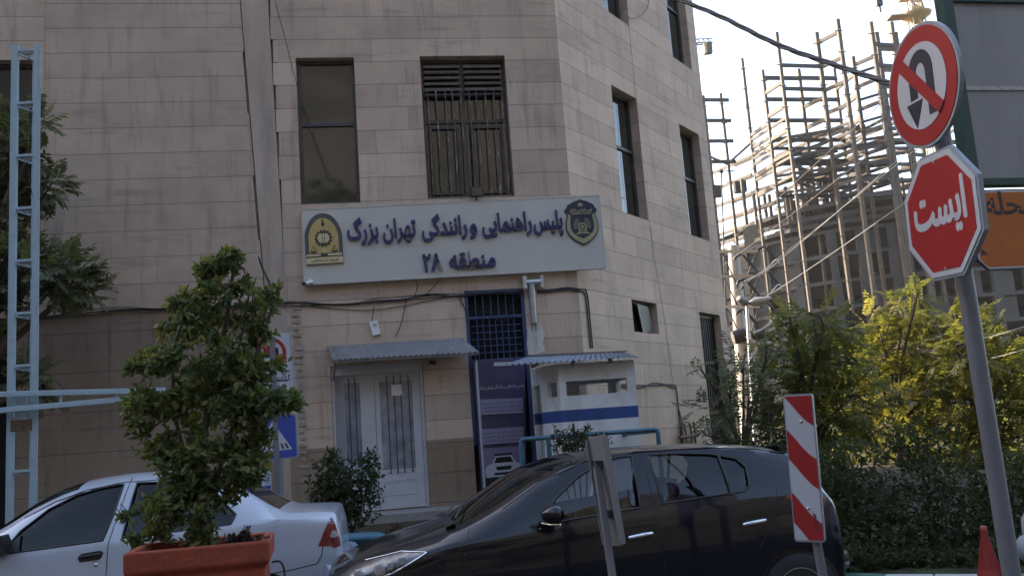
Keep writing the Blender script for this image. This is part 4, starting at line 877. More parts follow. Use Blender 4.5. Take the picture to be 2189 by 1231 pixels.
MB().prism([(-a, -b), (a, -b), (a, b), (-a, b)], fn, -.02, 0).build('plate', M['white_sign'], o); w = MB(); w.prism([(-a, -b * .75), (a, -b * .75), (a, -b * .3), (-a, -b * .3)], fn, 0, .002); w.build('band', M['blue_sign'], o)
lettering(shape('پارک ممنوع'), fn, -a * .8, a * .85, b * .05, .02, .001, .001, .12).build('lettering', M['black_sign'], o)
# ================================================================ LATTICE POST WITH BARRIER BOOM
YL = 10.6
lp = thing('lattice_post', 'tall pale blue lattice post at the left edge', 'post', (P(45, 1110, YL).x, YL, 0))
tz = P(57, 97, YL).z; xc0 = P(57, 97, YL).x; xb0 = P(47, 1080, YL).x; zb0 = P(47, 1080, YL).z
def lx(z): return xb0 + (xc0 - xb0) * (z - zb0) / (tz - zb0)
hw_ = .128
for sx in (-1, 1):
    w = MB(); p0, p1 = V((lx(0) + sx * hw_, YL, 0)), V((lx(tz) + sx * hw_, YL, tz)); w.bar(p0, p1, .05, .055); w.build('chord', M['light_blue'], lp, bevel=.004)
    w = MB(); w.bar(p0 + V((sx * .037, -.012, 0)), p1 + V((sx * .037, -.012, 0)), .012, .03); w.build('angle', M['light_blue'], lp)
MB().bar((lx(0), YL + .22, 0), (lx(tz), YL + .22, tz - .1), .06, .06).build('chord', M['light_blue'], lp, bevel=.004)
for k in range(9):
    z = P(55, 109 + 112 * k, YL).z
    if z < .1: break
    x = lx(z); w = MB(); w.bar((x - hw_ + .024, YL - .005, z), (x + hw_ - .024, YL - .005, z), .035, .03)
    w.prism([(x - hw_ + .04, z - .02), (x - .025, z - .062), (x + .025, z - .062), (x + hw_ - .04, z - .02)], lambda a, b, d: V((a, YL + d, b)), .02, .028)
    w.bar((x - hw_, YL, z - .02), (x, YL + .2, z - .05), .022); w.bar((x + hw_, YL, z - .02), (x, YL + .2, z - .05), .022); w.build('tie', M['light_blue'], lp)
w = MB(); random.seed(4); w.tube(smooth([V((lx(tz - .3 * k) + random.uniform(-.05, .06), YL + .12, tz - .02 - .34 * k)) for k in range(14)]), .005, 5); w.build('wire', M['cable'], lp)
w = MB(); z = P(45, 915, YL).z; w.tube([V((lx(z) - .06, YL + .1, z + .02)), V((lx(z) - .02, YL + .1, z + .5))], .012, 6); w.box((lx(z), YL - .035, z + .03), (.24, .012, .13)); w.build('rusty_plate', M['rusty'], lp)
w = MB(); z = P(48, 862, YL).z
for sx in (-1, 1): w.box((lx(z) + sx * .06, YL - .04, z), (.035, .03, .2))
w.box((lx(z), YL - .035, z - .04), (.14, .02, .3)); w.build('boom_bracket', M['light_blue'], lp)
bm = thing('barrier_boom', 'pale blue tapered double-tube boom running right from the lattice post', 'barrier', P(45, 850, YL - .12))
for (xa, ya), (xb, yb), r in (((-180, 847), (352, 834), .034), ((-180, 893), (352, 846), .036)):
    MB().bar(P(xa, ya, YL - .12), P(xb, yb, YL - .12), .062, .062).build('tube', M['light_blue'], bm, bevel=.006)
w = MB()
for x in (-100, 130, 250, 330): w.bar(P(x, 845 - (x + 180) * .0245, YL - .12), P(x, 893 - (x + 180) * .0885, YL - .12), .02)
w.build('strut', M['light_blue'], bm)
# ================================================================ PLANTER
YP = 5.6
pA, pB = P(262, 1192, YP - .08), P(576, 1146, YP + .1)
pr = thing('concrete_planter', 'orange red concrete planter box holding the tall shrub', 'planter', (pA.lerp(pB, .5).x, YP + .3, 0))
ex_ = (pB - pA); ztp = (pA.z + pB.z) / 2; ex_.z = 0; Lp = ex_.length; ex_.normalize(); FP = Fr(pA, math.atan2(ex_.y, ex_.x))
prof = [(.0, 0), (.0, -.12), (-.035, -.16), (-.03, -.30), (.02, -.36), (.06, -.8), (.06, -1.2)]; w = MB()
dz0, dz1 = pA.z, pB.z; DW = .62; vs = []; lay = []
for dn, dz in prof:
    k = -dn
    for (u, n_) in ((k - .0, -k), (Lp - k, -k), (Lp - k, -DW + k), (k, -DW + k)):
        z = ztp + dz; vs.append(FP.at(u, max(z, -.01), n_))
ins = [FP.at(u, ztp, n_) for u, n_ in ((.06, -.06), (Lp - .06, -.06), (Lp - .06, -DW + .06), (.06, -DW + .06))]; low = [p - V((0, 0, .16)) for p in ins]
nl = len(prof); fs = [(i * 4 + k, (i + 1) * 4 + k, (i + 1) * 4 + (k + 1) % 4, i * 4 + (k + 1) % 4) for i in range(nl - 1) for k in range(4)]
w.add(vs + ins + low, fs + [(k, (k + 1) % 4, nl * 4 + (k + 1) % 4, nl * 4 + k) for k in range(4)] + [(nl * 4 + k, nl * 4 + (k + 1) % 4, nl * 4 + 4 + (k + 1) % 4, nl * 4 + 4 + k) for k in range(4)])
w.build('box', M['planter'], pr, bevel=.012)
w = MB(); w.face([p + V((0, 0, .07)) for p in low]); w.build('soil', M['soil'], pr)
hp = FP.at(Lp + .0, ztp - .2, -.2); MB().tube(smooth([hp + V((0, 0, .05)), hp + V((.05, 0, .05)), hp + V((.075, 0, .0)), hp + V((.07, 0, -.09)), hp + V((.02, 0, -.13)), hp + V((-.03, 0, -.13))]), .007, 6).build('lifting_loop', M['black_iron'], pr)
# ================================================================ FOLIAGE
def leaf(vs, fs, us, p, d, n_, L, W, c, curl=.15):
    d = d.normalized(); s_ = d.cross(n_)
    if s_.length < 1e-3: return
    s_.normalize(); n_ = s_.cross(d); b = len(vs)
    vs += [p, p + d * L * .35 + s_ * W * .5 + n_ * W * curl, p + d * L * .75 + s_ * W * .36 + n_ * W * curl * .6, p + d * L - n_ * L * curl * .5, p + d * L * .75 - s_ * W * .36 + n_ * W * curl * .6, p + d * L * .35 - s_ * W * .5 + n_ * W * curl, p + d * L * .5 - n_ * W * .08]
    fs += [(b, b + 1, b + 6), (b + 1, b + 2, b + 6), (b + 2, b + 3, b + 6), (b + 3, b + 4, b + 6), (b + 4, b + 5, b + 6), (b + 5, b, b + 6)]; us += [c] * 6
def rv(rnd=random):
    while 1:
        v = V((rnd.uniform(-1, 1), rnd.uniform(-1, 1), rnd.uniform(-1, 1)))
        if .05 < v.length < 1: return v.normalized()
def leaf_mesh(name, vs, fs, us, m, parent=None, o=None):
    mb = MB(); mb.v = [tuple(v) for v in vs]; mb.f = fs; mb.uv = [[(c, .5)] * len(f) for c, f in zip(us, fs)]; mb.sm = [False] * len(fs)
    return mb.build(name, m, parent, o=o)
def broadleaf(blobs, dens, L, W, skin=.5, up=.35, clump=False):
    """leaves on short shoots inside ellipsoids (centre, radii); thicker towards the outside"""
    vs, fs, us, tw = [], [], [], []
    for c, r, k in blobs:
        hubs = [V((h.x * r.x, h.y * r.y, h.z * r.z)) * random.uniform(.35, .95) for h in (rv() for _ in range(7))]
        for _ in range(int(dens * k)):
            d = rv(); t_ = (random.random() ** skin); e_ = V((d.x * r.x, d.y * r.y, d.z * r.z)) * t_
            p = c + (e_ * .42 + random.choice(hubs) if clump else e_)
            ax = (d + V((0, 0, up)) + rv() * .6).normalized(); tone = random.random()
            if random.random() < .25: tw.append((p - ax * L * 1.6, p + ax * L * .4))
            for j in range(random.randint(3, 5)):
                a = rv(); dr = (a - ax * a.dot(ax)).normalized() * .85 + ax * .5
                leaf(vs, fs, us, p + ax * (j - 2) * L * .22, dr, (ax + rv() * .5), L * random.uniform(.5, 1.25), W * random.uniform(.6, 1.2), min(1, max(0, tone * .7 + random.uniform(0, .3))), .18)
    return vs, fs, us, tw
def blobs_px(lst, Y, dy=.0, ry=.8):
    out = []
    for x, y, rx_, rz_, k in lst:
        c = P(x, y, Y + random.uniform(-dy, dy)); s_ = (Y / FOC) * 1.02; out.append((c, V((rx_ * s_, ry * min(rx_, rz_) * s_, rz_ * s_)), k))
    return out
random.seed(21)
sh = thing('tall_planter_shrub', 'tall glossy green shrub growing out of the orange planter', 'shrub', P(420, 1160, YP + .35))
lst = [(470, 545, 40, 24, .5), (492, 575, 42, 26, .55), (440, 605, 26, 24, .3), (515, 620, 34, 30, .3), (470, 612, 40, 28, .4), (560, 800, 42, 40, .7), (602, 852, 38, 26, .5), (545, 935, 30, 30, .5), (300, 850, 40, 30, .45), (285, 790, 22, 18, .2), (562, 862, 58, 28, .8), (540, 1000, 45, 34, .6), (445, 570, 24, 30, .5), (455, 640, 45, 28, .3), (555, 650, 50, 34, .4), (585, 630, 25, 25, .25), (400, 660, 45, 38, .8), (395, 690, 60, 35, .8), (440, 700, 60, 45, .9), (525, 715, 55, 45, .9), (350, 775, 70, 32, 1.1), (310, 770, 40, 22, .4), (440, 770, 90, 60, 1.7), (520, 790, 48, 50, 1.0), (585, 860, 50, 35, .9), (320, 880, 55, 40, 1.0), (400, 860, 95, 60, 1.8), (500, 880, 90, 65, 1.8), (300, 915, 35, 28, .45), (360, 950, 70, 45, 1.3), (440, 980, 80, 60, 1.7), (520, 965, 70, 50, 1.2), (380, 1030, 60, 50, 1.2), (450, 1060, 70, 55, 1.4), (510, 1030, 40, 40, .6), (320, 1080, 42, 40, .7), (370, 1110, 60, 45, 1.0), (430, 1120, 45, 40, .7), (320, 1145, 40, 22, .5)]
lst = [(x, y, a * (1.1 if y > 740 else 1), b_ * (1.05 if y > 740 else 1), k) for x, y, a, b_, k in lst]
vs, fs, us, tw = broadleaf(blobs_px(lst, YP + .34, .14, .95), 98, .058, .031, .5, .35, True)
cr_ = leaf_mesh('crown', vs, fs, us, L_SHRUB, sh)
w = MB()
for a in tw[::3]: w.tube([a[0], a[1]], .0028, 4, False)
for pts, r in (([(430, 1180), (432, 1060), (440, 900), (470, 760), (490, 650), (500, 560)], .03), ([(445, 1180), (470, 1000), (520, 850), (560, 720), (585, 640), (560, 570), (553, 550)], .018), ([(425, 1180), (400, 1000), (370, 850), (385, 700), (430, 600)], .018), ([(480, 850), (520, 700), (530, 600), (490, 540)], .01), ([(470, 760), (430, 690), (420, 640), (408, 630)], .009), ([(560, 720), (540, 640), (548, 590)], .007), ([(560, 700), (573, 640), (580, 612)], .006)):
    pp = smooth([P(x, y, YP + .35 + random.uniform(-.05, .05)) for x, y in pts]); w.tube(pp, [r * (1 - .75 * i / len(pp)) for i in range(len(pp))], 7)
w.build('stems', M['twig'], sh)
lowp = thing('dead_rosette_plant', 'small dark succulent at the right end of the orange planter', 'plant', P(530, 1150, YP + .3))
vs, fs, us, tw = broadleaf(blobs_px([(525, 1148, 40, 16, 1), (505, 1155, 25, 12, .5)], YP + .25, .05, 1.2), 26, .045, .034, .8)
M['succulent'] = leafmat('succulent_leaves', [(.03, .025, .022), (.05, .04, .035), (.05, .055, .035)], .05); leaf_mesh('leaves', vs, fs, us, M['succulent'], lowp)
# rounded bush by the door and the small plant by the railing
random.seed(31)
rb = thing('round_bush', 'rounded dark evergreen bush left of the white door', 'bush', P(740, 1130, 11.6))
vs, fs, us, tw = broadleaf(blobs_px([(700, 1000, 32, 40, .6), (745, 1035, 70, 55, 2.0), (780, 1010, 35, 45, .7), (720, 1080, 55, 50, 1.4), (765, 1075, 50, 50, 1.1), (700, 1050, 45, 50, 1.0), (735, 1110, 45, 30, .6), (715, 975, 14, 18, .15), (790, 980, 12, 14, .12)], 11.6, .1, 1.0), 120, .062, .03, .45)
leaf_mesh('crown', vs, fs, us, L_HEDGE, rb)
w = MB(); b_ = P(735, 1150, 11.6); b_.z = .2
for k in range(7): w.tube([b_ + V((random.uniform(-.05, .05), 0, 0)), b_ + V((random.uniform(-.2, .2), random.uniform(-.1, .1), .5)), b_ + V((random.uniform(-.35, .35), random.uniform(-.2, .2), .9))], [.02, .013, .006], 6)
w.build('stems', M['bark'], rb)
sv = thing('railing_plant', 'small leafy plant in front of the booth and blue railing', 'plant', P(1225, 965, 11.4))
vs, fs, us, tw = broadleaf(blobs_px([(1200, 940, 24, 22, .5), (1240, 935, 40, 22, .9), (1285, 945, 26, 22, .4), (1230, 958, 55, 22, 1), (1258, 914, 8, 10, .06), (1225, 918, 8, 10, .06), (1186, 922, 6, 10, .05)], 11.4, .1), 75, .06, .026, .6, .8)
leaf_mesh('crown', vs, fs, us, L_HEDGE, sv)
w = MB(); b_ = P(1235, 990, 11.4); b_.z = .1
for x in (1190, 1215, 1235, 1255, 1285): w.tube([b_, P(x, 960, 11.4), P(x + random.uniform(-6, 6), 925, 11.4)], [.015, .009, .004], 5)
w.build('stems', M['twig'], sv)
rf = thing('reddish_weed', 'low dry reddish weed on the bank between the guardrail and the step', 'plant', P(850, 1130, 11.8))
vs, fs, us, tw = broadleaf(blobs_px([(850, 1128, 22, 8, 1), (835, 1134, 16, 6, .5)], 11.8, .1, 2), 30, .05, .02, .8, 1)
M['weed'] = leafmat('dry_red_leaves', [(.09, .03, .025), (.12, .06, .045), (.05, .05, .025)], .2); leaf_mesh('leaves', vs, fs, us, M['weed'], rf)
# pinnate-leaved trees
def frond(vs, fs, us, p, d, L, pairs, lw, c, droop=.35):
    d = d.normalized(); s_ = d.cross(V((0, 0, 1)))
    if s_.length < .05: s_ = V((1, 0, 0))
    s_.normalize(); q = p.copy(); dd = d.copy(); st = L / pairs
    for i in range(pairs):
        dd = (dd + V((0, 0, -droop / pairs * 1.4))).normalized(); q2 = q + dd * st; ll = lw * (1.15 - .5 * abs(i / pairs - .45)); up_ = s_.cross(dd)
        for sg in (-1, 1):
            leaf(vs, fs, us, q2, s_ * sg + dd * .45 + V((0, 0, -.25 + random.uniform(-.2, .1))), up_ + rv() * .25, ll * random.uniform(.85, 1.1), ll * .36, min(1, max(0, c + random.uniform(-.12, .12))), .1)
        q = q2
    leaf(vs, fs, us, q, dd, up_, lw, lw * .36, c, .1)
def pinnate(blobs, dens, L, pairs, lw, bias=V((0, 0, .2)), skin=.5):
    vs, fs, us, pos = [], [], [], []
    for c, r, k in blobs:
        for _ in range(int(dens * k)):
            d = rv(); t_ = random.random() ** skin; p = c + V((d.x * r.x, d.y * r.y, d.z * r.z)) * t_
            dr = (d * .8 + rv() * .7 + bias).normalized(); pos.append(p)
            frond(vs, fs, us, p, dr, L * random.uniform(.7, 1.2), pairs, lw, random.random())
    return vs, fs, us, pos
def trunk(w, base, blobs, r0, seed=0):
    rnd = random.Random(seed); top_ = sum((b[0] for b in blobs), V()) / len(blobs); fork = base.lerp(V((base.x * .6 + top_.x * .4, base.y * .6 + top_.y * .4, top_.z)), .45)
    w.tube(smooth([base, base.lerp(fork, .5) + V((rnd.uniform(-.05, .05), 0, 0)), fork]), [r0 * (1 - .04 * i) for i in range(11)], 9)
    for c, r, k in blobs:
        m = fork.lerp(c, .5) + V((rnd.uniform(-.1, .1), rnd.uniform(-.1, .1), .1)); pp = smooth([fork, m, c, c + V((rnd.uniform(-.5, .5) * r.x, 0, r.z * .7))], 4); w.tube(pp, [max(.006, r0 * .55 * (1 - .93 * i / len(pp))) for i in range(len(pp))], 6)
        for _ in range(3):
            e_ = c + V((rnd.uniform(-1, 1) * r.x, rnd.uniform(-1, 1) * r.y, rnd.uniform(-.4, 1) * r.z)); w.tube([m.lerp(c, .6), c.lerp(e_, .5) + V((0, 0, .05)), e_], [r0 * .16, r0 * .1, .005], 5)
def tree(name, label, cat, lst, Y, base, r0, dens, L, pairs, lw, m, seed, group=None, dy=.5, ry=1.0, skin=.5):
    if m is L_DARK and Y < 13: lst = [(x - 26, y + 6, a * .84, b_ * .8, k * .85) for x, y, a, b_, k in lst]
    if m is L_TREE: lst = [(x, y + 34, a * .95, b_, k) for x, y, a, b_, k in lst]
    random.seed(seed); o = thing(name, label, cat, base, group); bl = blobs_px(lst, Y, dy, ry)
    vs, fs, us, pos = pinnate(bl, dens, L, pairs, lw, skin=skin); leaf_mesh('crown', vs, fs, us, m, o)
    w = MB(); trunk(w, V(base), bl, r0, seed); w.build('trunk', M['bark'], o); return o
tree('street_tree', 'dark tree reaching in from the left edge behind the lattice post', 'tree', [(30, 290, 70, 60, 1.2), (95, 255, 35, 26, .35), (85, 320, 40, 28, .4), (40, 380, 80, 50, 1.3), (120, 390, 55, 36, .9), (20, 450, 90, 50, 1.2), (60, 560, 110, 70, 2.2), (150, 570, 70, 60, 1.5), (195, 605, 50, 45, .9), (20, 650, 60, 30, .5), (95, 800, 45, 36, .5), (120, 830, 35, 26, .25), (-80, 420, 110, 160, 2.5), (-60, 640, 110, 130, 2)], 12.6, (P(-150, 1100, 12.8).x, 12.8, .3), .13, 62, .30, 7, .11, L_DARK, 41, dy=.35)
# ================================================================ CARS
M['tint'] = tinted('tinted_car_glass', (.5, .51, .53), 1.6); M['tint_dark'] = tinted('dark_tinted_car_glass', (.05, .05, .055), 1.5); M['windscreen'] = tinted('windscreen_glass', (.45, .47, .46), 1.7)
M['black_car'] = mat('dark_metallic_car_paint', (.006, .0065, .011), .3, metal=.0, coat=.75, spec=.12); M['white_car'] = mat('white_car_paint', (.42, .46, .53), .3, coat=.8, var=.02, vs=2)
M['trim'] = mat('black_trim', (.014, .014, .015), .45); M['chrome'] = mat('chrome', (.75, .76, .78), .12, metal=1); M['seat'] = mat('car_seat_fabric', (.075, .075, .08), .9, var=.2, vs=20)
M['red_lens'] = mat('red_lens', (.16, .006, .008), .15, coat=.5); M['clear_lens'] = mat('clear_lens', (.32, .32, .33), .12, coat=1, var=.3, vs=12); M['lamp_in'] = mat('lamp_inner', (.13, .135, .14), .15, metal=.8, var=.5, vs=14)
M['tyre'] = mat('tyre_rubber', (.02, .02, .021), .8); M['rim'] = mat('alloy_rim', (.4, .41, .42), .3, metal=.9)
def pchip(xs, ys):
    n = len(xs); h = [xs[i + 1] - xs[i] for i in range(n - 1)]; d = [(ys[i + 1] - ys[i]) / h[i] for i in range(n - 1)]; m = [d[0]] + [0] * (n - 2) + [d[-1]]
    for i in range(1, n - 1):
        if d[i - 1] * d[i] > 0: w1, w2 = 2 * h[i] + h[i - 1], h[i] + 2 * h[i - 1]; m[i] = (w1 + w2) / (w1 / d[i - 1] + w2 / d[i])
    def f(x):
        x = min(max(x, xs[0]), xs[-1]); i = 0
        while i < n - 2 and x > xs[i + 1]: i += 1
        t = (x - xs[i]) / h[i]; t2, t3 = t * t, t * t * t
        return ys[i] * (2 * t3 - 3 * t2 + 1) + h[i] * m[i] * (t3 - 2 * t2 + t) + ys[i + 1] * (-2 * t3 + 3 * t2) + h[i] * m[i + 1] * (t3 - t2)
    return f
class Shell:
    """lofted car body; stations: x, roof z, roof-edge z, roof-edge y, shoulder z, shoulder y, sill z"""
    def __init__(s, st, swage=(.62, .012)):
        c = list(zip(*st)); s.x0, s.x1 = c[0][0], c[0][-1]; s.st = c[0]; s.sw = swage
        s.f = [pchip(c[0], k) for k in c[1:]]
    def ring(s, x):
        zt, zr, yr, zs, ys, zb = [f(x) for f in s.f]; H = zs - zb; pts = []
        for a, k in ((0, .90), (.06, .955), (.2, .978), (.4, .992), (.55, 1.0), (.68, 1.002), (.76, .993), (.84, .992), (.92, .986), (.97, .978), (1, .966)): pts.append((ys * k, zb + H * a))
        y0 = ys * .966
        for i in range(1, 7):
            t = i / 6; pts.append((y0 + (yr - y0) * t + .022 * math.sin(math.pi * t) * min(1, (zr - zs) * 4), zs + (zr - zs) * t))
        for q in (.06, .14, .25, .4, .6, .8, 1): pts.append((yr * (1 - q), zr + (zt - zr) * (1 - (1 - q) ** 2.6)))
        return pts
    def side(s, x, z):
        p = s.ring(x)[:18]
        for (ya, za), (yb, zb) in zip(p[:-1], p[1:]):
            if za <= z <= zb and zb > za: return ya + (yb - ya) * (z - za) / (zb - za)
        return p[-1][0] if z > p[-1][1] else p[0][0]
    def xs(s, sub=6):
        out = []
        for a, b in zip(s.st[:-1], s.st[1:]): out += [a + (b - a) * i / sub for i in range(sub)]
        return out + [s.st[-1]]
def poly_in(poly, x, z):
    c = False
    for i in range(len(poly)):
        (x0, z0), (x1, z1) = poly[i], poly[i - 1]
        if (z0 > z) != (z1 > z) and x < (x1 - x0) * (z - z0) / (z1 - z0) + x0: c = not c
    return c
def build_shell(S, name, paint, parent, cuts, ws, rw):
    """ws / rw: x ranges of the windscreen and rear glass in the roof part of the loft"""
    xs = S.xs(); bm = bmesh.new(); rows = []
    for x in xs:
        r = S.ring(x); rows.append([bm.verts.new((x, -y, z)) for y, z in r] + [bm.verts.new((x, y, z)) for y, z in r[-2::-1]])
    nr = len(rows[0]); k0 = 18; glass = {'w': [], 'r': []}
    for i in range(len(xs) - 1):
        for j in range(nr - 1):
            mid = (xs[i] + xs[i + 1]) / 2; top = k0 <= j < nr - 1 - k0
            key = 'w' if ws[0] < mid < ws[1] else 'r' if rw[0] < mid < rw[1] else None
            if top and key: glass[key].append((i, j)); continue
            bm.faces.new((rows[i][j], rows[i + 1][j], rows[i + 1][j + 1], rows[i][j + 1]))
    for r in (rows[0], rows[-1]):
        m = nr // 2
        for j in range(m): bm.faces.new((r[j], r[j + 1], r[nr - 2 - j], r[nr - 1 - j])) if j < m - 1 else bm.faces.new((r[j], r[j + 1], r[j + 2]))
    for poly, zmin in cuts:
        bx0, bx1 = min(p[0] for p in poly), max(p[0] for p in poly); bz0, bz1 = min(p[1] for p in poly), max(p[1] for p in poly)
        for i in range(len(poly)):
            a, b = poly[i], poly[(i + 1) % len(poly)]
            fs = [f for f in bm.faces if abs(f.calc_center_median().y) > .42 and any(bx0 - .02 <= v.co.x <= bx1 + .02 for v in f.verts) and any(bz0 - .02 <= v.co.z <= bz1 + .02 for v in f.verts)]
            ge = list({e for f in fs for e in f.edges} | {v for f in fs for v in f.verts}) + fs
            bmesh.ops.bisect_plane(bm, geom=ge, dist=1e-5, plane_co=(a[0], 0, a[1]), plane_no=(-(b[1] - a[1]), 0, b[0] - a[0]))
        dl = [f for f in bm.faces if abs(f.calc_center_median().y) > .42 and poly_in(poly, f.calc_center_median().x, f.calc_center_median().z) and f.calc_center_median().z > zmin]
        bmesh.ops.delete(bm, geom=dl, context='FACES')
    for f in bm.faces: f.smooth = True
    bmesh.ops.recalc_face_normals(bm, faces=bm.faces)
    me = bpy.data.meshes.new(name); bm.to_mesh(me); bm.free(); me.materials.append(paint)
    me.set_sharp_from_angle(angle=R(38))
    o = bpy.data.objects.new(name, me); COL.objects.link(o); o.parent = parent
    out = []
    for key, nm in (('w', 'windscreen'), ('r', 'rear_window')):
        if not glass[key]: out.append(None); continue
        w = MB(); idx = {}; vs = []
        def vid(i, j):
            if (i, j) not in idx:
                r = S.ring(xs[i]); full = [(-y, z) for y, z in r] + [(y, z) for y, z in r[-2::-1]]; idx[(i, j)] = len(vs); vs.append((xs[i], full[j][0], full[j][1] - .004))
            return idx[(i, j)]
        fs = [(vid(i, j), vid(i + 1, j), vid(i + 1, j + 1), vid(i, j + 1)) for i, j in glass[key]]
        w.add(vs, fs, None, True); out.append(w.build(nm, M['windscreen'], parent))
    return o, out
def side_patch(S, poly, off, nx=16, nz=6, sgn=-1):
    x0, x1 = min(p[0] for p in poly), max(p[0] for p in poly); vs = []
    for i in range(nx + 1):
        x = x0 + (x1 - x0) * (i / nx * .998 + .001); zz = []
        for k in range(len(poly)):
            (xa, za), (xb, zb) = poly[k], poly[(k + 1) % len(poly)]
            if (xa <= x < xb) or (xb <= x < xa): zz.append(za + (zb - za) * (x - xa) / (xb - xa))
        lo, hi = min(zz), max(zz)
        for j in range(nz + 1): z = lo + (hi - lo) * j / nz; vs.append((x, sgn * (S.side(x, z) + off), z))
    return vs, [(i * (nz + 1) + j, (i + 1) * (nz + 1) + j, (i + 1) * (nz + 1) + j + 1, i * (nz + 1) + j + 1) for i in range(nx) for j in range(nz)]
def on_side(S, pts, off=0, sgn=-1, sub=6):
    out = []
    for (xa, za), (xb, zb) in zip(pts[:-1], pts[1:]):
        for k in range(sub): t = k / sub; x, z = xa + (xb - xa) * t, za + (zb - za) * t; out.append(V((x, sgn * (S.side(x, z) + off), z)))
    x, z = pts[-1]; out.append(V((x, sgn * (S.side(x, z) + off), z))); return out
def wheel(parent, x, yw, r, sgn, spokes=5):
    Mx = Matrix.Rotation(R(90) * (1 if sgn < 0 else -1), 3, 'X'); c = V((x, sgn * yw, r))
    t_ = MB().lathe([(r * .63, -.09), (r * .9, -.1), (r, -.07), (r, .07), (r * .94, .098), (r * .66, .09)], c, Mx, 36).build('wheel', M['tyre'], parent)
    w = MB(); w.lathe([(r * .67, .085), (r * .64, .095), (r * .6, .05), (r * .58, .02)], c, Mx, 36); w.lathe([(0, .075), (r * .16, .07), (r * .18, .05)], c, Mx, 20)
    for k in range(spokes):
        a = 2 * math.pi * k / spokes + .3; d = V((math.cos(a), math.sin(a), 0)); q = V((-d.y, d.x, 0)); pts = [d * r * .13 - q * r * .09, d * r * .62 - q * r * .07, d * r * .62 + q * r * .07, d * r * .13 + q * r * .09]
        w.add([Mx @ (p + V((0, 0, .07))) + c for p in pts] + [Mx @ (p + V((0, 0, .03))) + c for p in pts], [(0, 1, 2, 3), (0, 4, 5, 1), (2, 6, 7, 3), (1, 5, 6, 2), (3, 7, 4, 0)])
    w.build('rim', M['rim'], t_)
def arch(x, r, n=18): return [(x + r * math.cos(2 * math.pi * k / n), .31 + r * math.sin(2 * math.pi * k / n)) for k in range(n)]
def seat(parent, x, y, w_=.46):
    w = MB(); w.prism([(-.25, .0), (.28, -.02), (.30, .14), (-.22, .12)], lambda a, b, d: V((x + a, y + d, .36 + b)), -w_ / 2, w_ / 2); w.prism([(.2, .1), (.32, .1), (.50, .62), (.40, .66)], lambda a, b, d: V((x + a, y + d, .36 + b)), -w_ / 2, w_ / 2)
    o = w.build('seat', M['seat'], parent, bevel=.04)
    w = MB(); w.prism([(.44, .70), (.52, .68), (.57, .86), (.48, .88)], lambda a, b, d: V((x + a, y + d, .36 + b)), -.13, .13); w.build('headrest', M['seat'], o, bevel=.03)
def interior(parent, xd, xf, xr, hw):
    w = MB(); w.box(((xd + xr) / 2 + .2, 0, .34), (xr - xd + .9, hw * 1.9, .04)); w.build('floor', M['trim'], parent)
    w = MB(); w.prism([(xd, .55), (xd + .28, .55), (xd + .25, .86), (xd + .05, .96), (xd - .22, .97)], lambda a, b, d: V((a, d, b)), -hw * .86, hw * .86); w.build('dashboard', M['trim'], parent, bevel=.02)
    for y in (-.36, .36): seat(parent, xf, y)
    seat(parent, xr, 0, 1.2)
    for y in (-.34, .34): w = MB(); w.prism([(.44, .70), (.52, .68), (.57, .84), (.48, .86)], lambda a, b, d: V((xr + a, y + d, .36 + b)), -.12, .12); w.build('headrest', M['seat'], parent, bevel=.03)
    w = MB(); c = V((xd + .38, -.36, .92)); X, Y_ = V((0, 1, 0)), V((.35, 0, .94)); w.tube([c + (X * math.cos(2 * math.pi * k / 20) + Y_ * math.sin(2 * math.pi * k / 20)) * .18 for k in range(20)], .014, 6, closed=True); w.bar(c - X * .18, c + X * .18, .03, .02); w.build('steering_wheel', M['trim'], parent)
# ---- dark hatchback
KO = P(1500, 1100, 7.2); KW = .85
hb = thing('hatchback', 'dark blue black hatchback with chrome door handles parked in front of the booth', 'car', (0, 0, 0))
SH = Shell([(-2.86, .64, .63, .34, .56, .42, .34), (-2.83, .735, .72, .42, .62, .56, .25), (-2.74, .80, .775, .50, .68, .68, .2), (-2.48, .885, .86, .58, .765, .785, .19), (-2.15, .965, .935, .63, .85, .83, .19), (-1.93, 1.02, .975, .67, .90, .842, .19), (-1.55, 1.235, 1.09, .695, .935, .85, .19), (-1.18, 1.415, 1.285, .645, .955, .85, .19), (-.86, 1.475, 1.40, .61, .975, .85, .19), (-.4, 1.495, 1.45, .60, 1.0, .85, .19), (.2, 1.485, 1.44, .595, 1.035, .85, .19), (.6, 1.445, 1.40, .585, 1.06, .842, .2), (.9, 1.395, 1.35, .565, 1.06, .82, .22), (1.0, 1.30, 1.26, .57, 1.045, .80, .24), (1.1, 1.12, 1.09, .60, 1.0, .77, .27), (1.17, .95, .93, .60, .87, .73, .3), (1.19, .75, .73, .6, .68, .70, .33)])
wf = [(-1.27, .985), (-1.09, 1.175), (-.9, 1.31), (-.69, 1.405), (-.55, 1.432), (-.445, 1.435), (-.46, 1.05)]
wr_ = [(-.285, 1.065), (-.31, 1.432), (-.05, 1.425), (.2, 1.40), (.40, 1.35), (.455, 1.28), (.44, 1.15), (.385, 1.105)]
cuts = [(wf, .9), (wr_, .9), (arch(.74, .345), 0), (arch(-2.02, .345), 0)]
body, gl = build_shell(SH, 'body', M['black_car'], hb, cuts, (-1.93, -.86), (.9, 1.1))
def side_glass(S, poly, m, parent):
    for sgn in (-1, 1):
        vs, fs = side_patch(S, poly, -.012, sgn=sgn); f = MB().add(vs, fs, None, True).build('side_window', m, parent)
        if sgn < 0: MB().tube(on_side(S, poly + [poly[0]], .0, sgn, 4), .009, 6).build('window_seal', M['trim'], f)
side_glass(SH, wf, M['tint'], hb); side_glass(SH, wr_, M['tint'], hb)
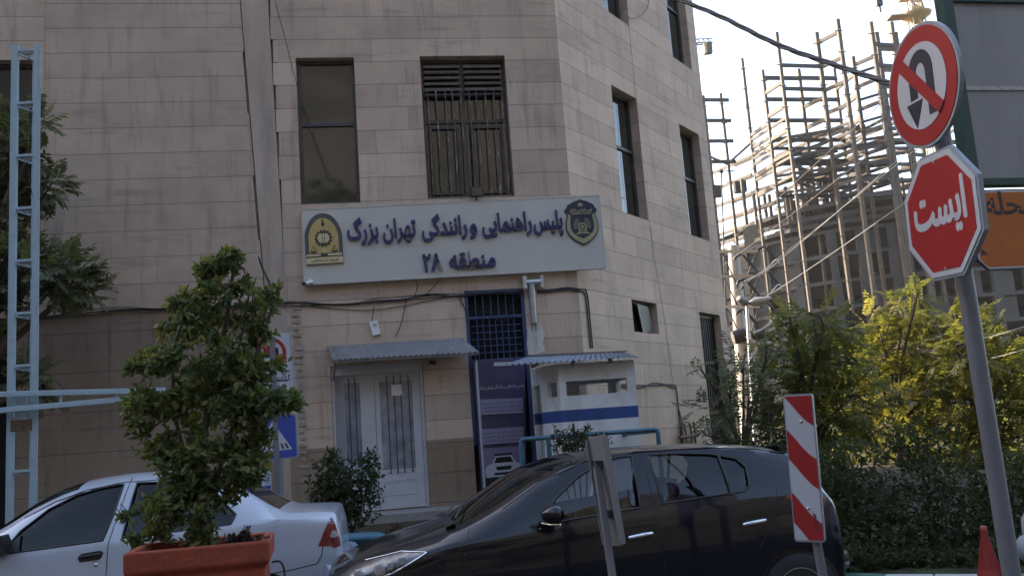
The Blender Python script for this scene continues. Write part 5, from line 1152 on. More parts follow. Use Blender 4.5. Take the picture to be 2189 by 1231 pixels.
for sgn in (-1, 1):
    MB().tube(on_side(SH, [(.262, 1.395), (.275, 1.085)], .0, sgn), .014, 6).build('window_divider', M['trim'], hb)
    for pts in ([(-1.77, 1.0), (-1.80, .93), (-1.86, .88), (-1.76, .6), (-1.68, .3)], [(-.37, 1.42), (-.345, 1.02), (-.33, .6), (-.33, .24)], [(.62, 1.34), (.66, 1.12), (.58, .95), (.50, .78), (.43, .66)]):
        MB().tube(on_side(SH, pts, -.001, sgn), .0045, 5).build('door_seam', M['trim'], hb)
    MB().tube(on_side(SH, [(-1.5, 1.12), (-1.18, 1.30), (-.8, 1.425), (-.4, 1.462), (.2, 1.452), (.6, 1.412), (.85, 1.36)], .0, sgn), .006, 5).build('roof_seam', M['trim'], hb)
    for x, z in ((-.5, .855), (.405, .875)):
        a, b = on_side(SH, [(x - .095, z - .012), (x + .10, z + .008)], .028, sgn, 1); w = MB(); w.tube([a, a.lerp(b, .06), a.lerp(b, .5), a.lerp(b, .94), b], [.010, .016, .018, .017, .009], 10); h_ = w.build('door_handle', M['chrome'], hb)
        w = MB(); vs, fs = side_patch(SH, [(x - .06, z - .03), (x - .06, z + .02), (x + .06, z + .03), (x + .06, z - .02)], .002, 6, 3, sgn); w.add(vs, fs); w.build('handle_recess', M['trim'], h_)
    w = MB(); mpos = on_side(SH, [(-1.2, 1.0), (-1.1, 1.02)], .0, sgn, 1)[0]; ow = V((0, sgn, 0))
    c = mpos + ow * .16 + V((.02, 0, .065))
    vs = []; fs = []
    for i in range(7):
        t = i / 6; rr_2 = math.sin(math.pi * min(.97, .12 + t * .55)) 
        for k in range(14):
            a = 2 * math.pi * k / 14; vs.append(c + V((-.075 + .13 * t, ow.y * .105 * math.cos(a) * rr_2, .068 * math.sin(a) * rr_2 + (.01 if math.sin(a) > 0 else 0))))
    for i in range(6): fs += [(i * 14 + k, (i + 1) * 14 + k, (i + 1) * 14 + (k + 1) % 14, i * 14 + (k + 1) % 14) for k in range(14)]
    w.add(vs, fs, None, True); w.face(vs[-14:]); w.face(vs[:14][::-1]); mo = w.build('mirror', M['grey_paint'] if sgn > 0 else M['black_car'], hb)
    MB().tube([mpos + V((-.03, 0, .0)), mpos + ow * .1 + V((0, 0, .02)), c + V((0, 0, -.05))], [.03, .022, .02], 8).build('mirror_foot', M['trim'], mo)
    a = c + V((-.06, -ow.y * .09, -.06)); MB().tube([a, a + V((.05, ow.y * .09, -.008)), a + V((.10, ow.y * .19, 0))], [.008, .014, .008], 8).build('mirror_trim', M['chrome'], mo)
    hp_ = [(-2.74, .735), (-2.62, .80), (-2.45, .845), (-2.28, .872), (-2.1, .862), (-2.22, .80), (-2.36, .735), (-2.52, .70), (-2.68, .69)]
    vs, fs = side_patch(SH, hp_, .004, 20, 6, sgn); hl = MB().add(vs, fs, None, True).build('headlight', M['lamp_in'], hb)
    MB().tube(on_side(SH, [(-2.1, .862), (-2.22, .80), (-2.36, .735), (-2.52, .70), (-2.68, .69)], .006, sgn), .008, 6).build('headlight_chrome', M['chrome'], hl)
    MB().tube(on_side(SH, [(-2.55, .825), (-2.28, .875), (-2.1, .864)], .006, sgn), .006, 6).build('headlight_chrome', M['chrome'], hl)
    for x, z, r_ in ((-2.60, .74, .042), (-2.45, .77, .05)):
        p = on_side(SH, [(x, z), (x + .01, z)], .012, sgn, 1)[0]; MB().lathe([(r_, -.01), (r_ * .9, .008), (r_ * .6, .012), (0, .014)], p, (V((-.45, sgn * .85, .15))).to_track_quat('Z', 'Y').to_matrix(), 18).build('lamp_reflector', M['clear_lens'], hl)
    for q in ((-2.36, .79), (-2.28, .82)): p = on_side(SH, [q, (q[0] + .02, q[1])], .01, sgn, 1)[0]; MB().box(p, (.06, .012, .05), Matrix.Rotation(R(25) * -sgn, 3, 'Z')).build('lamp_block', M['clear_lens'], hl, bevel=.01)
    vs, fs = side_patch(SH, [(.69, 1.03), (.80, 1.065), (1.02, 1.07), (1.06, .98), (1.0, .93), (.85, .97)], .004, 12, 4, sgn); MB().add(vs, fs, None, True).build('taillight', M['red_lens'], hb)
    for x in (.74, -2.02): wheel(hb, x, .745, .305, sgn, 5)
    for x in (.74, -2.02):
        w = MB(); w.lathe([(.35, -.30), (.35, 0)], V((x, sgn * .80, .31)), Matrix.Rotation(R(90) * (1 if sgn < 0 else -1), 3, 'X'), 24); w.build('wheel_arch', M['trim'], hb)
w = MB(); w.tube([V((-1.86, -.55, 1.065)), V((-1.78, -.2, 1.125)), V((-1.72, .05, 1.16))], .009, 6); w.tube([V((-1.9, .1, 1.05)), V((-1.76, .45, 1.115)), V((-1.7, .62, 1.12))], .009, 6); w.build('wiper', M['trim'], hb)
w = MB(); w.box((-1.9, 0, 1.022), (.07, 1.2, .012), Matrix.Rotation(R(-22), 3, 'Y')); w.build('cowl_strip', M['trim'], hb)
w = MB(); w.prism([(-.40, .62), (.40, .62), (.46, .47), (-.46, .47)], lambda a, b, d: V((-2.865 + d + .04 * abs(a), a, b)), -.008, .02); w.build('grille', M['trim'], hb); w = MB(); w.box((-2.88, 0, .42), (.02, .5, .11)); w.build('number_plate', M['white_sign'], hb)
w = MB(); w.box((-2.62, .0, .852), (.03, .06, .004), Matrix.Rotation(R(-14), 3, 'Y')); w.build('badge', M['chrome'], hb)
w = MB(); w.prism([(.82, 1.42), (1.02, 1.375), (1.03, 1.36), (.84, 1.395)], lambda a, b, d: V((a, d, b)), -.52, .52); w.build('spoiler', M['black_car'], hb, bevel=.008)
w = MB(); w.tube([V((1.08, -.62, .5)), V((1.22, -.5, .48)), V((1.25, 0, .48)), V((1.22, .5, .48)), V((1.08, .62, .5))], [.09, .11, .115, .11, .09], 10); w.build('bumper', M['black_car'], hb)
interior(hb, -1.32, -.62, .28, .72)
A8 = R(8.75)
nK = V((math.sin(A8), -math.cos(A8), 0)); hb.location = V((KO.x, KO.y, 0)) - nK * KW; hb.rotation_euler = (0, 0, A8)
# ---- white saloon
WO = P(300, 1150, 8.0); WW = .87
sd = thing('saloon_car', 'white saloon with black door handles and dark tinted windows behind the planter', 'car', (0, 0, 0))
SW = Shell([(-2.64, .60, .59, .35, .53, .45, .32), (-2.60, .74, .72, .45, .60, .6, .24), (-2.5, .82, .80, .53, .68, .72, .21), (-2.25, .885, .86, .60, .79, .82, .2), (-1.9, .955, .93, .65, .9, .855, .2), (-1.6, 1.02, .985, .68, .95, .866, .2), (-1.18, 1.285, 1.145, .685, .98, .87, .2), (-.92, 1.44, 1.29, .655, 1.0, .87, .2), (-.6, 1.53, 1.425, .625, 1.018, .87, .2), (-.2, 1.562, 1.49, .61, 1.032, .87, .2), (.2, 1.55, 1.49, .61, 1.042, .87, .2), (.55, 1.475, 1.44, .62, 1.055, .87, .2), (.84, 1.345, 1.325, .63, 1.07, .87, .2), (1.13, 1.16, 1.15, .67, 1.085, .866, .21), (1.22, 1.135, 1.12, .70, 1.075, .86, .22), (1.5, 1.12, 1.105, .71, 1.05, .845, .24), (1.615, 1.105, 1.09, .705, 1.02, .825, .26), (1.66, 1.0, .985, .68, .93, .79, .28), (1.68, .84, .83, .65, .78, .76, .30), (1.685, .6, .59, .62, .54, .74, .33)])
sf = [(-1.12, .985), (-1.0, 1.155), (-.8, 1.315), (-.58, 1.415), (-.39, 1.458), (-.195, 1.478), (-.245, 1.23), (-.31, 1.028)]
sr = [(-.155, 1.036), (-.085, 1.48), (.15, 1.47), (.42, 1.415), (.62, 1.31), (.78, 1.15), (.74, 1.075)]
body, gl = build_shell(SW, 'body', M['white_car'], sd, [(sf, .9), (sr, .9), (arch(.98, .345), 0), (arch(-1.72, .345), 0)], (-1.6, -.6), (.55, 1.13))
for g2_ in gl:
    if g2_: g2_.data.materials[0] = M['tint_dark'] if g2_.name.startswith('rear') else M['windscreen']
side_glass(SW, sf, M['tint_dark'], sd); side_glass(SW, sr, M['tint_dark'], sd)
for sgn in (-1, 1):
    for pts in ([(-.135, 1.53), (-.2, 1.25), (-.265, 1.0), (-.285, .6), (-.285, .25)], [(-1.28, 1.0), (-1.3, .7), (-1.3, .25)], [(.86, 1.06), (.8, .9), (.62, .62)], [(1.72 - .78, .62), (1.25, .65), (1.46, .68), (1.5, .74), (1.52, .84)]):
        MB().tube(on_side(SW, pts, -.001, sgn), .0045, 5).build('panel_seam', M['trim'], sd)
    MB().tube(on_side(SW, [(-1.0, 1.255), (-.75, 1.375), (-.5, 1.452), (-.2, 1.492), (.2, 1.492), (.5, 1.45)], .002, sgn), .006, 5).build('roof_gutter', M['trim'], sd)
    x, z = -.40, .905; hpts = [(x - .1, z - .035), (x - .105, z), (x - .08, z + .03), (x + .07, z + .045), (x + .1, z + .03), (x + .095, z - .01), (x + .06, z - .03)]
    for dx in (0, .86):
        vs, fs = side_patch(SW, [(a + dx, b + dx * .02) for a, b in hpts], .005, 14, 4, sgn); h_ = MB().add(vs, fs, None, True).build('door_handle', M['trim'], sd)
        a, b = on_side(SW, [(x - .08 + dx, z + .005), (x + .08 + dx, z + .018)], .012, sgn, 1); MB().tube([a, a.lerp(b, .5) + V((0, sgn * .008, 0)), b], .011, 6).build('handle_grip', M['black_iron'], h_)
    p = on_side(SW, [(-.36, .835), (-.35, .835)], .003, sgn, 1)[0]; MB().lathe([(.016, 0), (.014, .004), (0, .004)], p, Matrix.Rotation(R(90) * (1 if sgn < 0 else -1), 3, 'X'), 12).build('lock', M['chrome'], sd)
    mp = on_side(SW, [(-1.06, 1.0), (-1.0, 1.0)], 0, sgn, 1)[0]; ow = V((0, sgn, 0))
    w = MB(); w.prism([(-1.13, .99), (-.97, .995), (-.985, 1.13)], lambda a, b, d: V((a, sgn * (SW.side(a, b) + d), b)), .0, .02); w.prism([(-.09, -.05), (.03, -.07), (.06, .02), (.03, .1), (-.06, .085)], lambda a, b, d: V((mp.x + a - .02, mp.y + sgn * d, mp.z + b + .05)), .03, .2); w.build('mirror', M['trim'], sd, bevel=.02)
    tp_ = [(1.475, .825), (1.55, .99), (1.592, 1.065), (1.63, 1.0), (1.662, .9), (1.668, .81), (1.61, .795), (1.585, .82)]
    vs, fs = side_patch(SW, tp_, .005, 16, 8, sgn); tl_ = MB().add(vs, fs, None, True).build('taillight', M['red_lens'], sd)
    vs, fs = side_patch(SW, [(1.58, .90), (1.60, .945), (1.625, .95), (1.648, .925), (1.65, .895), (1.605, .885)], .009, 10, 5, sgn); MB().add(vs, fs, None, True).build('lens_insert', M['clear_lens'], tl_)
    vs, fs = side_patch(SW, [(-2.56, .70), (-2.45, .785), (-2.22, .84), (-2.16, .80), (-2.22, .72), (-2.4, .66)], .004, 14, 5, sgn); MB().add(vs, fs, None, True).build('headlight', M['clear_lens'], sd)
    for x in (.98, -1.72):
        wheel(sd, x, .765, .305, sgn, 6); w = MB(); w.lathe([(.35, -.30), (.35, 0)], V((x, sgn * .82, .31)), Matrix.Rotation(R(90) * (1 if sgn < 0 else -1), 3, 'X'), 24); w.build('wheel_arch', M['trim'], sd)
w = MB(); w.tube([V((1.5, -.80, .55)), V((1.68, -.66, .55)), V((1.74, 0, .55)), V((1.68, .66, .55)), V((1.5, .80, .55))], [.13, .15, .15, .15, .13], 12); w.build('bumper', M['white_car'], sd)
w = MB(); w.tube([V((-2.42, -.72, .42)), V((-2.62, -.5, .42)), V((-2.68, 0, .42)), V((-2.62, .5, .42)), V((-2.42, .72, .42))], [.10, .12, .12, .12, .10], 12); w.build('bumper', M['white_car'], sd)
w = MB(); w.box((-2.655, 0, .64), (.03, .75, .1)); w.build('grille', M['trim'], sd, bevel=.02)
w = MB(); w.box((-2.81, 0, .42), (.015, .5, .11)); w.build('number_plate', M['white_sign'], sd)
interior(sd, -1.1, -.40, .42, .74)
other = copy_tree(sd)
sd.location = V((WO.x, WO.y, 0)) - nK * WW; sd.rotation_euler = (0, 0, A8)
other['label'] = 'front end of a pale saloon cut off by the right edge of the picture'; other.name = 'saloon_car'
q = P(2182, 1150, 7.0); other.location = V((q.x + 3.22, q.y + .75, 0)); other.rotation_euler = (0, 0, R(6))
G = 'trees and bushes right of the building'
tree('young_tree', 'thin young tree with dark sparse leaves at the building corner', 'tree', [(1590, 770, 60, 30, .55), (1560, 830, 50, 40, .6), (1500, 790, 22, 18, .12), (1640, 745, 35, 25, .25), (1540, 880, 70, 40, .9), (1600, 860, 60, 60, 1.0), (1510, 930, 50, 30, .5), (1630, 800, 40, 40, .5), (1590, 930, 70, 45, 1.0)], 13.6, (P(1590, 1000, 13.6).x, 13.6, .3), .05, 30, .3, 6, .085, L_DARK, 51, dy=.3)
tree('tree_of_heaven', 'leafy tree with dark leaves directly behind the striped plate', 'tree', [(1700, 700, 60, 45, .6), (1760, 660, 60, 40, .6), (1770, 740, 90, 70, 1.6), (1690, 800, 80, 70, 1.2), (1800, 830, 110, 80, 2.2), (1730, 900, 90, 80, 1.8), (1660, 900, 60, 60, .9), (1690, 655, 30, 22, .15)], 14.5, (P(1750, 1050, 14.5).x, 14.5, .15), .09, 56, .38, 7, .12, L_TREE, 52, dy=.7)
tree('tree_of_heaven', 'taller leafy tree with yellow sunlit leaves in the middle of the thicket', 'tree', [(1880, 670, 60, 40, .8), (1930, 640, 50, 40, .5), (1960, 600, 22, 36, .25), (1870, 730, 90, 60, 1.6), (1960, 710, 80, 60, 1.5), (1900, 810, 110, 80, 2.4), (2010, 800, 90, 80, 1.8), (1960, 900, 110, 70, 1.8), (1850, 900, 80, 70, 1.3)], 21, (P(1930, 1050, 21).x, 21, .15), .1, 56, .46, 7, .14, L_TREE, 53, dy=1)
tree('tree_of_heaven', 'leafy tree with golden leaves behind the grey sign pole', 'tree', [(2040, 660, 50, 40, .6), (2080, 720, 80, 70, 1.6), (2100, 650, 26, 40, .3), (2160, 760, 70, 60, 1.4), (2190, 800, 90, 90, 1.8), (2090, 830, 100, 80, 2.0), (2150, 920, 100, 80, 1.8), (2060, 920, 80, 80, 1.4)], 20.5, (P(2110, 1050, 20.5).x, 20.5, .15), .11, 56, .5, 7, .15, L_TREE, 54, dy=1.1)
tree('background_tree', 'sunlit yellow green tree glimpsed low behind the thicket', 'tree', [(1770, 850, 90, 80, 1.2), (1950, 960, 120, 80, 1.4), (2090, 960, 120, 90, 1.5), (2200, 930, 100, 110, 1.5)], 27, (P(1990, 1010, 27).x, 27, .0), .14, 60, .7, 8, .2, L_TREE, 55, dy=2)
random.seed(61)
def bush(label, lst, Y, base, dens, L, W, m, dy=.4, ry=1.2):
    o = thing('hedge_bush', label, 'bush', base, G); vs, fs, us, tw = broadleaf(blobs_px(lst, Y, dy, ry), dens, L, W, .4); leaf_mesh('crown', vs, fs, us, m, o)
    w = MB(); b_ = V(base)
    for c, r, k in blobs_px(lst, Y, dy, ry): q_ = V((c.x * .8 + b_.x * .2, c.y, b_.z - .1)); w.tube([q_, q_.lerp(c, .5) + V((.04, 0, .02)), c], [.022, .014, .006], 6)
    w.build('stems', M['bark'], o)
bush('dark dense bush behind the kerb directly right of the striped plate', [(1800, 990, 80, 70, 1.6), (1850, 1070, 110, 80, 2.4), (1790, 1110, 70, 80, 1.4), (1830, 1190, 90, 50, 1.6), (1900, 1140, 90, 80, 1.6), (1890, 1205, 80, 36, 1.2)], 10.0, (P(1840, 1200, 10).x, 10, .17), 120, .078, .028, L_HEDGE)
bush('tall dark clipped bush behind the traffic cone', [(1960, 950, 90, 60, 1.6), (2000, 1010, 80, 60, 1.3), (1980, 1110, 110, 80, 2.4), (2060, 1130, 100, 80, 2.0), (2010, 1195, 110, 44, 1.8), (2080, 1205, 80, 36, 1.2)], 10.3, (P(2010, 1200, 10.3).x, 10.3, .17), 115, .078, .028, L_HEDGE)
bush('dark bush at the right edge behind the grey pole', [(2150, 1020, 80, 60, 1.3), (2170, 1100, 90, 80, 2.0), (2220, 1040, 80, 90, 1.4), (2160, 1180, 90, 60, 1.8), (2110, 1080, 60, 60, 1.0)], 10.7, (P(2160, 1190, 10.7).x, 10.7, .17), 110, .08, .03, L_HEDGE)
bush('low dark foliage spilling over the bed directly behind the painted kerb', [(1790, 1195, 50, 36, 1.2), (1850, 1205, 70, 32, 1.4), (1930, 1203, 70, 32, 1.4), (2010, 1205, 70, 30, 1.4), (2080, 1203, 60, 34, 1.2), (2150, 1200, 60, 40, 1.3), (2210, 1190, 60, 50, 1.3)], 9.1, (P(1900, 1215, 9.1).x, 9.1, .17), 120, .07, .026, L_HEDGE, dy=.15)
bush('low dark bush behind the roof of the hatchback', [(1640, 980, 70, 50, 1.2), (1700, 1000, 80, 60, 1.5), (1560, 960, 60, 30, .7), (1680, 1070, 90, 60, 1.5)], 12.8, (P(1660, 1120, 12.8).x, 12.8, .2), 95, .085, .03, L_HEDGE)
# ================================================================ FAR STEELWORK
cf = thing('unfinished_tower', 'steel frame tower under construction rising over a concrete block', 'building', P(1800, 880, 120) * 1)
cf.location.z = 0
LEV = 3.1; colh = {}
cols = [  # pixel x, y of the top, depth, width
    (1540, 200, 130, .42), (1586, 125, 127, .42), (1630, 150, 122, .42), (1660, 70, 118, .46), (1707, 148, 123.2, .46), (1745, 70, 119.5, .56), (1783, 147, 124.4, .42), (1790, 42, 116.4, .54), (1823, 122, 119, .5), (1861, 48, 116.2, .52), (1873, 70, 116.6, .58), (1905, 48, 117.2, .52), (1914, 70, 117.4, .5), (1503, 205, 129.4, .42),
    (1940, 90, 118.5, .5), (1965, 60, 119, .5)]
zlow = P(1750, 660, 115).z
for x, y, Y, wd in cols:
    t_ = P(x, y, Y); wd *= .88; w = MB(); w.box((t_.x, t_.y, (t_.z + zlow) / 2), (wd, wd, t_.z - zlow), Matrix.Rotation(R(6), 3, 'Z'))
    for k in range(12): w.box((t_.x, t_.y, t_.z - 1.6 - 3.0 * k), (wd * 2.6, .12, .10)); w.box((t_.x, t_.y, t_.z - 1.6 - 3.0 * k), (.12, wd * 2.6, .10))
    w.build('column', M['steel'], cf)
def colx(i, py):                          # point on column i at picture height py
    x, y, Y, wd = cols[i]; t_ = P(x, y, Y); d = ray(x + (py - y) * .1, py); z = CAM.z + d.z / d.y * Y; return V((t_.x, t_.y, z))
beams = []
def beam(i, j, ys, m='steel_grey', h=.48, w_=.3, ext=0):
    for y in ys:
        a = colx(i, y); b = colx(j, y); b.z = a.z; d = (b - a).normalized() * ext
        MB().bar(a - d, b + d, w_, h).build('beam', M[m], cf)
beam(5, 7, (92, 145, 195, 243, 290, 338), 'steel'); beam(8, 9, (140, 187, 235, 285, 330), 'steel'); beam(10, 11, (105, 150, 205, 255, 300), 'steel')
beam(3, 5, (140, 190), 'steel_grey'); beam(2, 4, (167, 213, 258, 300, 345), 'steel_grey', .55); beam(4, 6, (167, 213, 258, 300, 345), 'steel_grey', .55); beam(13, 0, (214, 258, 302, 346), 'steel_grey', .5, .3, 1.2)
beam(1, 2, (290, 330, 375), 'steel', .5); beam(2, 3, (200, 250, 300, 345), 'steel', .5); beam(9, 11, (95, 140, 185, 232, 275), 'steel_grey'); beam(6, 8, (190, 235, 282, 330), 'steel', .5); beam(8, 10, (158, 215, 262, 310), 'steel_grey', .3); beam(4, 5, (230, 275, 320), 'steel', .5); beam(11, 14, (130, 180, 230, 280, 330)); beam(14, 15, (100, 150, 200, 250, 300), 'steel', .5)
for i, j in ((1, 2), (2, 4), (3, 4), (4, 6), (6, 8), (5, 8), (8, 10), (7, 9), (10, 11)):
    beam(i, j, (318, 352, 386, 420), 'steel_grey', .42)
for i, j in ((1, 3), (2, 5), (4, 7), (6, 9), (8, 11)): beam(i, j, (300, 340, 378, 415), 'steel', .36)
# lower curved front: deep edge beams stepping down to the right
edge = [(1604, 130), (1690, 124), (1790, 120.5), (1850, 119.5), (1915, 119), (1990, 119), (2080, 122)]
for lv, dy in enumerate((276, 318, 360, 398, 430, 452, 470)):
    pts = [P(x, dy + (0 if x > 1800 else (1800 - x) * .17) - (x - 1800) * .02 * (x > 1800), Y) for x, Y in edge]; z0_ = sum(p.z for p in pts) / len(pts)
    for a, b in zip(pts[:-1], pts[1:]):
        if lv > 2 or random.random() < .6: MB().bar((a.x, a.y, z0_), (b.x, b.y, z0_), .35, .55).build('beam', M['steel_grey'], cf)
    for k in range(7):                     # joists running back from the edge
        t_ = k / 6 * (len(pts) - 1.01); i = int(t_); a = pts[i].lerp(pts[i + 1], t_ - i); a.z = z0_
        MB().bar(a, a + V((-5.5, 10.5, 0)), .25, .45).build('joist', M['steel'], cf)
for i, j, y0, y1 in ((0, 1, 350, 305), (13, 0, 335, 352), (1, 2, 305, 330), (3, 5, 330, 300)):
    MB().bar(colx(i, y0), colx(j, y1), .22, .3).build('brace', M['steel_grey'], cf)
for lv, (dy, t0_, t1_) in enumerate(((432, 0, 1), (470, 0, 1))):   # metal decks
    pts = [P(x, dy + (0 if x > 1800 else (1800 - x) * .17), Y) for x, Y in edge]; z0_ = sum(p.z for p in pts) / len(pts) + .3; n_ = len(pts); i0, i1 = int(t0_ * (n_ - 1)), max(int(t0_ * (n_ - 1)) + 1, int(t1_ * (n_ - 1)))
    q_ = pts[i0:i1 + 1]; w = MB()
    for a, b in zip(q_[:-1], q_[1:]): w.add([V((p.x + dx, p.y + dd, z0_ + dz)) for dz in (0, -.2) for p, dx, dd in ((a, .3, .6), (b, .3, .6), (b, -4, 14), (a, -4, 14))], [(0, 1, 2, 3), (4, 7, 6, 5), (0, 4, 5, 1)])
    w.build('deck', M['steel_grey'], cf)
for k in range(26):                        # inner columns and props
    x = random.uniform(1580, 1930); Y = random.uniform(122, 130); a, b = P(x, random.uniform(330, 420), Y), P(x + 8, 480, Y); MB().box((a.x, a.y, (a.z + b.z) / 2), (.4, .4, a.z - b.z), Matrix.Rotation(R(6), 3, 'Z')).build('column', M['steel'], cf)
# half built floors: block walls, props and parapets on the upper slabs
random.seed(9)
w = MB()
for x, y, hh in ((1530, 410, 24), (1582, 400, 24), (1725, 380, 20), (1760, 385, 22), (1800, 430, 26), (1735, 430, 30), (1690, 440, 20), (1860, 440, 24)):
    c = P(x, y, 126); MB().box(c, (1.6, 1.2, hh * .065)).build('formwork', M['concrete_dark'], cf)
# concrete block below
cbk = thing('concrete_block', 'grey concrete shell with open floors under the steel frame', 'building', V((P(1850, 880, 112).x, 112, 0)))
front = [(1556, 133), (1600, 130.5), (1645, 128), (1712, 124.5), (1790, 121.5), (1852, 120.5), (1920, 120), (1990, 119.5), (2060, 119.5), (2130, 119.5), (2200, 119.5), (2290, 120), (2400, 121), (2520, 122)]
slabs_y = [489, 540, 597, 652, 708, 762, 818, 876]
FP_ = [V((P(x, 600, Y).x, Y, 0)) for x, Y in front]
slz = [P(1790, y, 121.5).z for y in slabs_y]
slz2 = slz
for k, z in enumerate(slz2):
    w = MB(); bk_ = [p + V((1.5, 19, 0)) for p in FP_]
    w.add([p + V((0, 0, z)) for p in FP_] + [p + V((0, 0, z)) for p in bk_] + [p + V((0, 0, z - .5)) for p in FP_] + [p + V((0, 0, z - .5)) for p in bk_],
          sum([[(i, i + 1, n0 + i + 1, n0 + i), (2 * n0 + i, 3 * n0 + i, 3 * n0 + i + 1, 2 * n0 + i + 1), (i, 2 * n0 + i, 2 * n0 + i + 1, i + 1)] for n0 in (len(FP_),) for i in range(n0 - 1)], []))
    w.build('slab', M['concrete'], cbk)
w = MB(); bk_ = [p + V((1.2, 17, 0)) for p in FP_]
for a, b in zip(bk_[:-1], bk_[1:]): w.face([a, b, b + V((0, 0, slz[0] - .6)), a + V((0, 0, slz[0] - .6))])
w.build('core_wall', M['concrete_dark'], cbk)  # near-black wall puts the shade deep inside the floors into its colour
random.seed(14)
for i, (a, b) in enumerate(zip(FP_[:-1], FP_[1:])):
    for k in range(len(slz) - 1):
        zt2, zb2 = slz[k] - .5, slz[k + 1]
        d = (b - a); nrm = V((d.y, -d.x, 0)).normalized()
        if i <= 2 or (i >= 5 and random.random() < .25):      # block infill
            MB().bar(a.lerp(b, .5) - nrm * .6 + V((0, 0, zb2)), a.lerp(b, .5) - nrm * .6 + V((0, 0, zt2)), d.length * .96, .2, up=d.cross(V((0, 0, 1))) * -1).build('infill', M['concrete'], cbk) if False else MB().add([a.lerp(b, t_) - nrm * (.5 + .2 * q) + V((0, 0, z)) for q in (0, 1) for z in (zb2, zt2) for t_ in (.02, .98 if i <= 2 else .6)], [(0, 1, 3, 2), (4, 6, 7, 5), (0, 2, 6, 4), (1, 5, 7, 3)]).build('infill', M['concrete'], cbk)
        MB().box((a.x, a.y + .3, (zt2 + zb2) / 2), (random.uniform(.7, 1.3), .8, zt2 - zb2), Matrix.Rotation(math.atan2(d.y, d.x), 3, 'Z')).build('pier', M['concrete'], cbk)
# upper parapets just under the steel
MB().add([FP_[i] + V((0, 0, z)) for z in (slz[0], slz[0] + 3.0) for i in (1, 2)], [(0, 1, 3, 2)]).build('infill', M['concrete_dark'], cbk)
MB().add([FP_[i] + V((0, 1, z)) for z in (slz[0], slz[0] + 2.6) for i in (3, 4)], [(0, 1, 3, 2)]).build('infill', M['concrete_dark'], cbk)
# ---- tower cranes
def truss(w, a, b, s_, n_, r, up=V((0, 0, 1)), tri=False):
    d = (b - a).normalized(); x = d.cross(up)
    if x.length < .01: x = d.cross(V((1, 0, 0)))
    x.normalize(); y = x.cross(d); cs = [(-1, -1), (1, -1), (1, 1), (-1, 1)] if not tri else [(-1, -1), (1, -1), (0, 1)]
    m = len(cs)
    for cx_, cy_ in cs: o_ = x * cx_ * s_ / 2 + y * cy_ * s_ / 2; w.bar(a + o_, b + o_, r * 1.6)
    for k in range(n_):
        p, q = a.lerp(b, k / n_), a.lerp(b, (k + 1) / n_)
        for i in range(m):
            c1, c2 = cs[i], cs[(i + 1) % m]; o1 = x * c1[0] * s_ / 2 + y * c1[1] * s_ / 2; o2 = x * c2[0] * s_ / 2 + y * c2[1] * s_ / 2
            w.bar(p + o1, q + o2 if k % 2 else q + o1 * 0 + o2, r); w.bar(p + o1, p + o2, r)
    return w
tcn = thing('tower_crane', 'yellow tower crane mast with a slewing platform above the steel frame', 'tower crane', V((P(1970, 880, 138).x, 138, 0)))
mx_, mt = P(1962, 60, 138), P(1950, -60, 138)
truss(MB(), V((mx_.x, 138, 0)), V((mx_.x, 138, mx_.z + 2.2)), 1.9, 26, .12).build('mast', M['crane'], tcn)
pz_ = P(1960, 34, 138).z
w = MB(); w.lathe([(.6, -1.2), (2.3, .0), (2.4, .25), (1.3, .3)], (mx_.x, 138, pz_), None, 12, False); w.build('slewing_ring', M['crane'], tcn)
w = MB(); w.box((mx_.x - 2.9, 137.6, pz_ - .25), (3.4, 2.2, .15)); w.build('platform', M['crane'], tcn)
w = MB()
for k in range(14):
    a = 2 * math.pi * k / 14; q = V((mx_.x + 2.4 * math.cos(a), 138 + 2.4 * math.sin(a), pz_ + .3)); q2 = V((mx_.x + 2.4 * math.cos(a + .45), 138 + 2.4 * math.sin(a + .45), pz_ + .3)); w.bar(q, q + V((0, 0, 1.2)), .07); w.bar(q + V((0, 0, 1.2)), q2 + V((0, 0, 1.2)), .07)
w.build('handrail', M['crane'], tcn)
w = MB(); w.lathe([(1.2, 0), (1.0, .9)], (mx_.x + .1, 138, pz_ + .3), None, 10, False); truss(w, V((mx_.x, 138, pz_ + 1)), V((mx_.x, 138, pz_ + 9)), 1.5, 8, .12); w.build('turntable', M['crane'], tcn)
w = MB(); w.box((mx_.x - 1.9, 136.9, pz_ + 3.2), (1.7, 1.7, 2.0)); w.build('cab', M['crane'], tcn, bevel=.1)
jd = (P(1880, -30, 96) - V((mx_.x, 138, pz_ + 6))); jd.z = 0; jd.normalize(); jb0 = V((mx_.x, 138, pz_ + 6.2)); truss(MB(), jb0 - jd * 12, jb0 + jd * 46, 1.3, 40, .1, tri=True).build('jib', M['crane'], tcn)
hk = P(1879, 6, 100); w = MB(); w.box(hk, (.7, .5, .8)); w.tube([hk + V((0, 0, -.3)), hk + V((.05, 0, -1.2))], .12, 6); w.build('hook_block', M['black_iron'], tcn)
w = MB(); tp = V((hk.x, hk.y, jb0.z)); w.bar(hk, tp, .05); w.build('hoist_rope', M['black_iron'], tcn)
w = MB(); w.tube(smooth([hk + V((.05, 0, -1.2)), hk + V((.25, 0, -3.0)), hk + V((.3, 0, -3.9)), hk + V((.25, 0, -4.3))]), .03, 4); w.build('sling', M['galv'], tcn)
c2 = thing('distant_crane', 'counter jib of a distant crane with a hanging counterweight beside the building edge', 'tower crane', V((P(1400, 880, 170).x, 170, 0)))
a, b = P(1440, 88, 170), P(1524, 88, 170); truss(MB(), a + V((-6, 0, 0)), b, 1.0, 14, .09, tri=True).build('counter_jib', M['steel_grey'], c2)
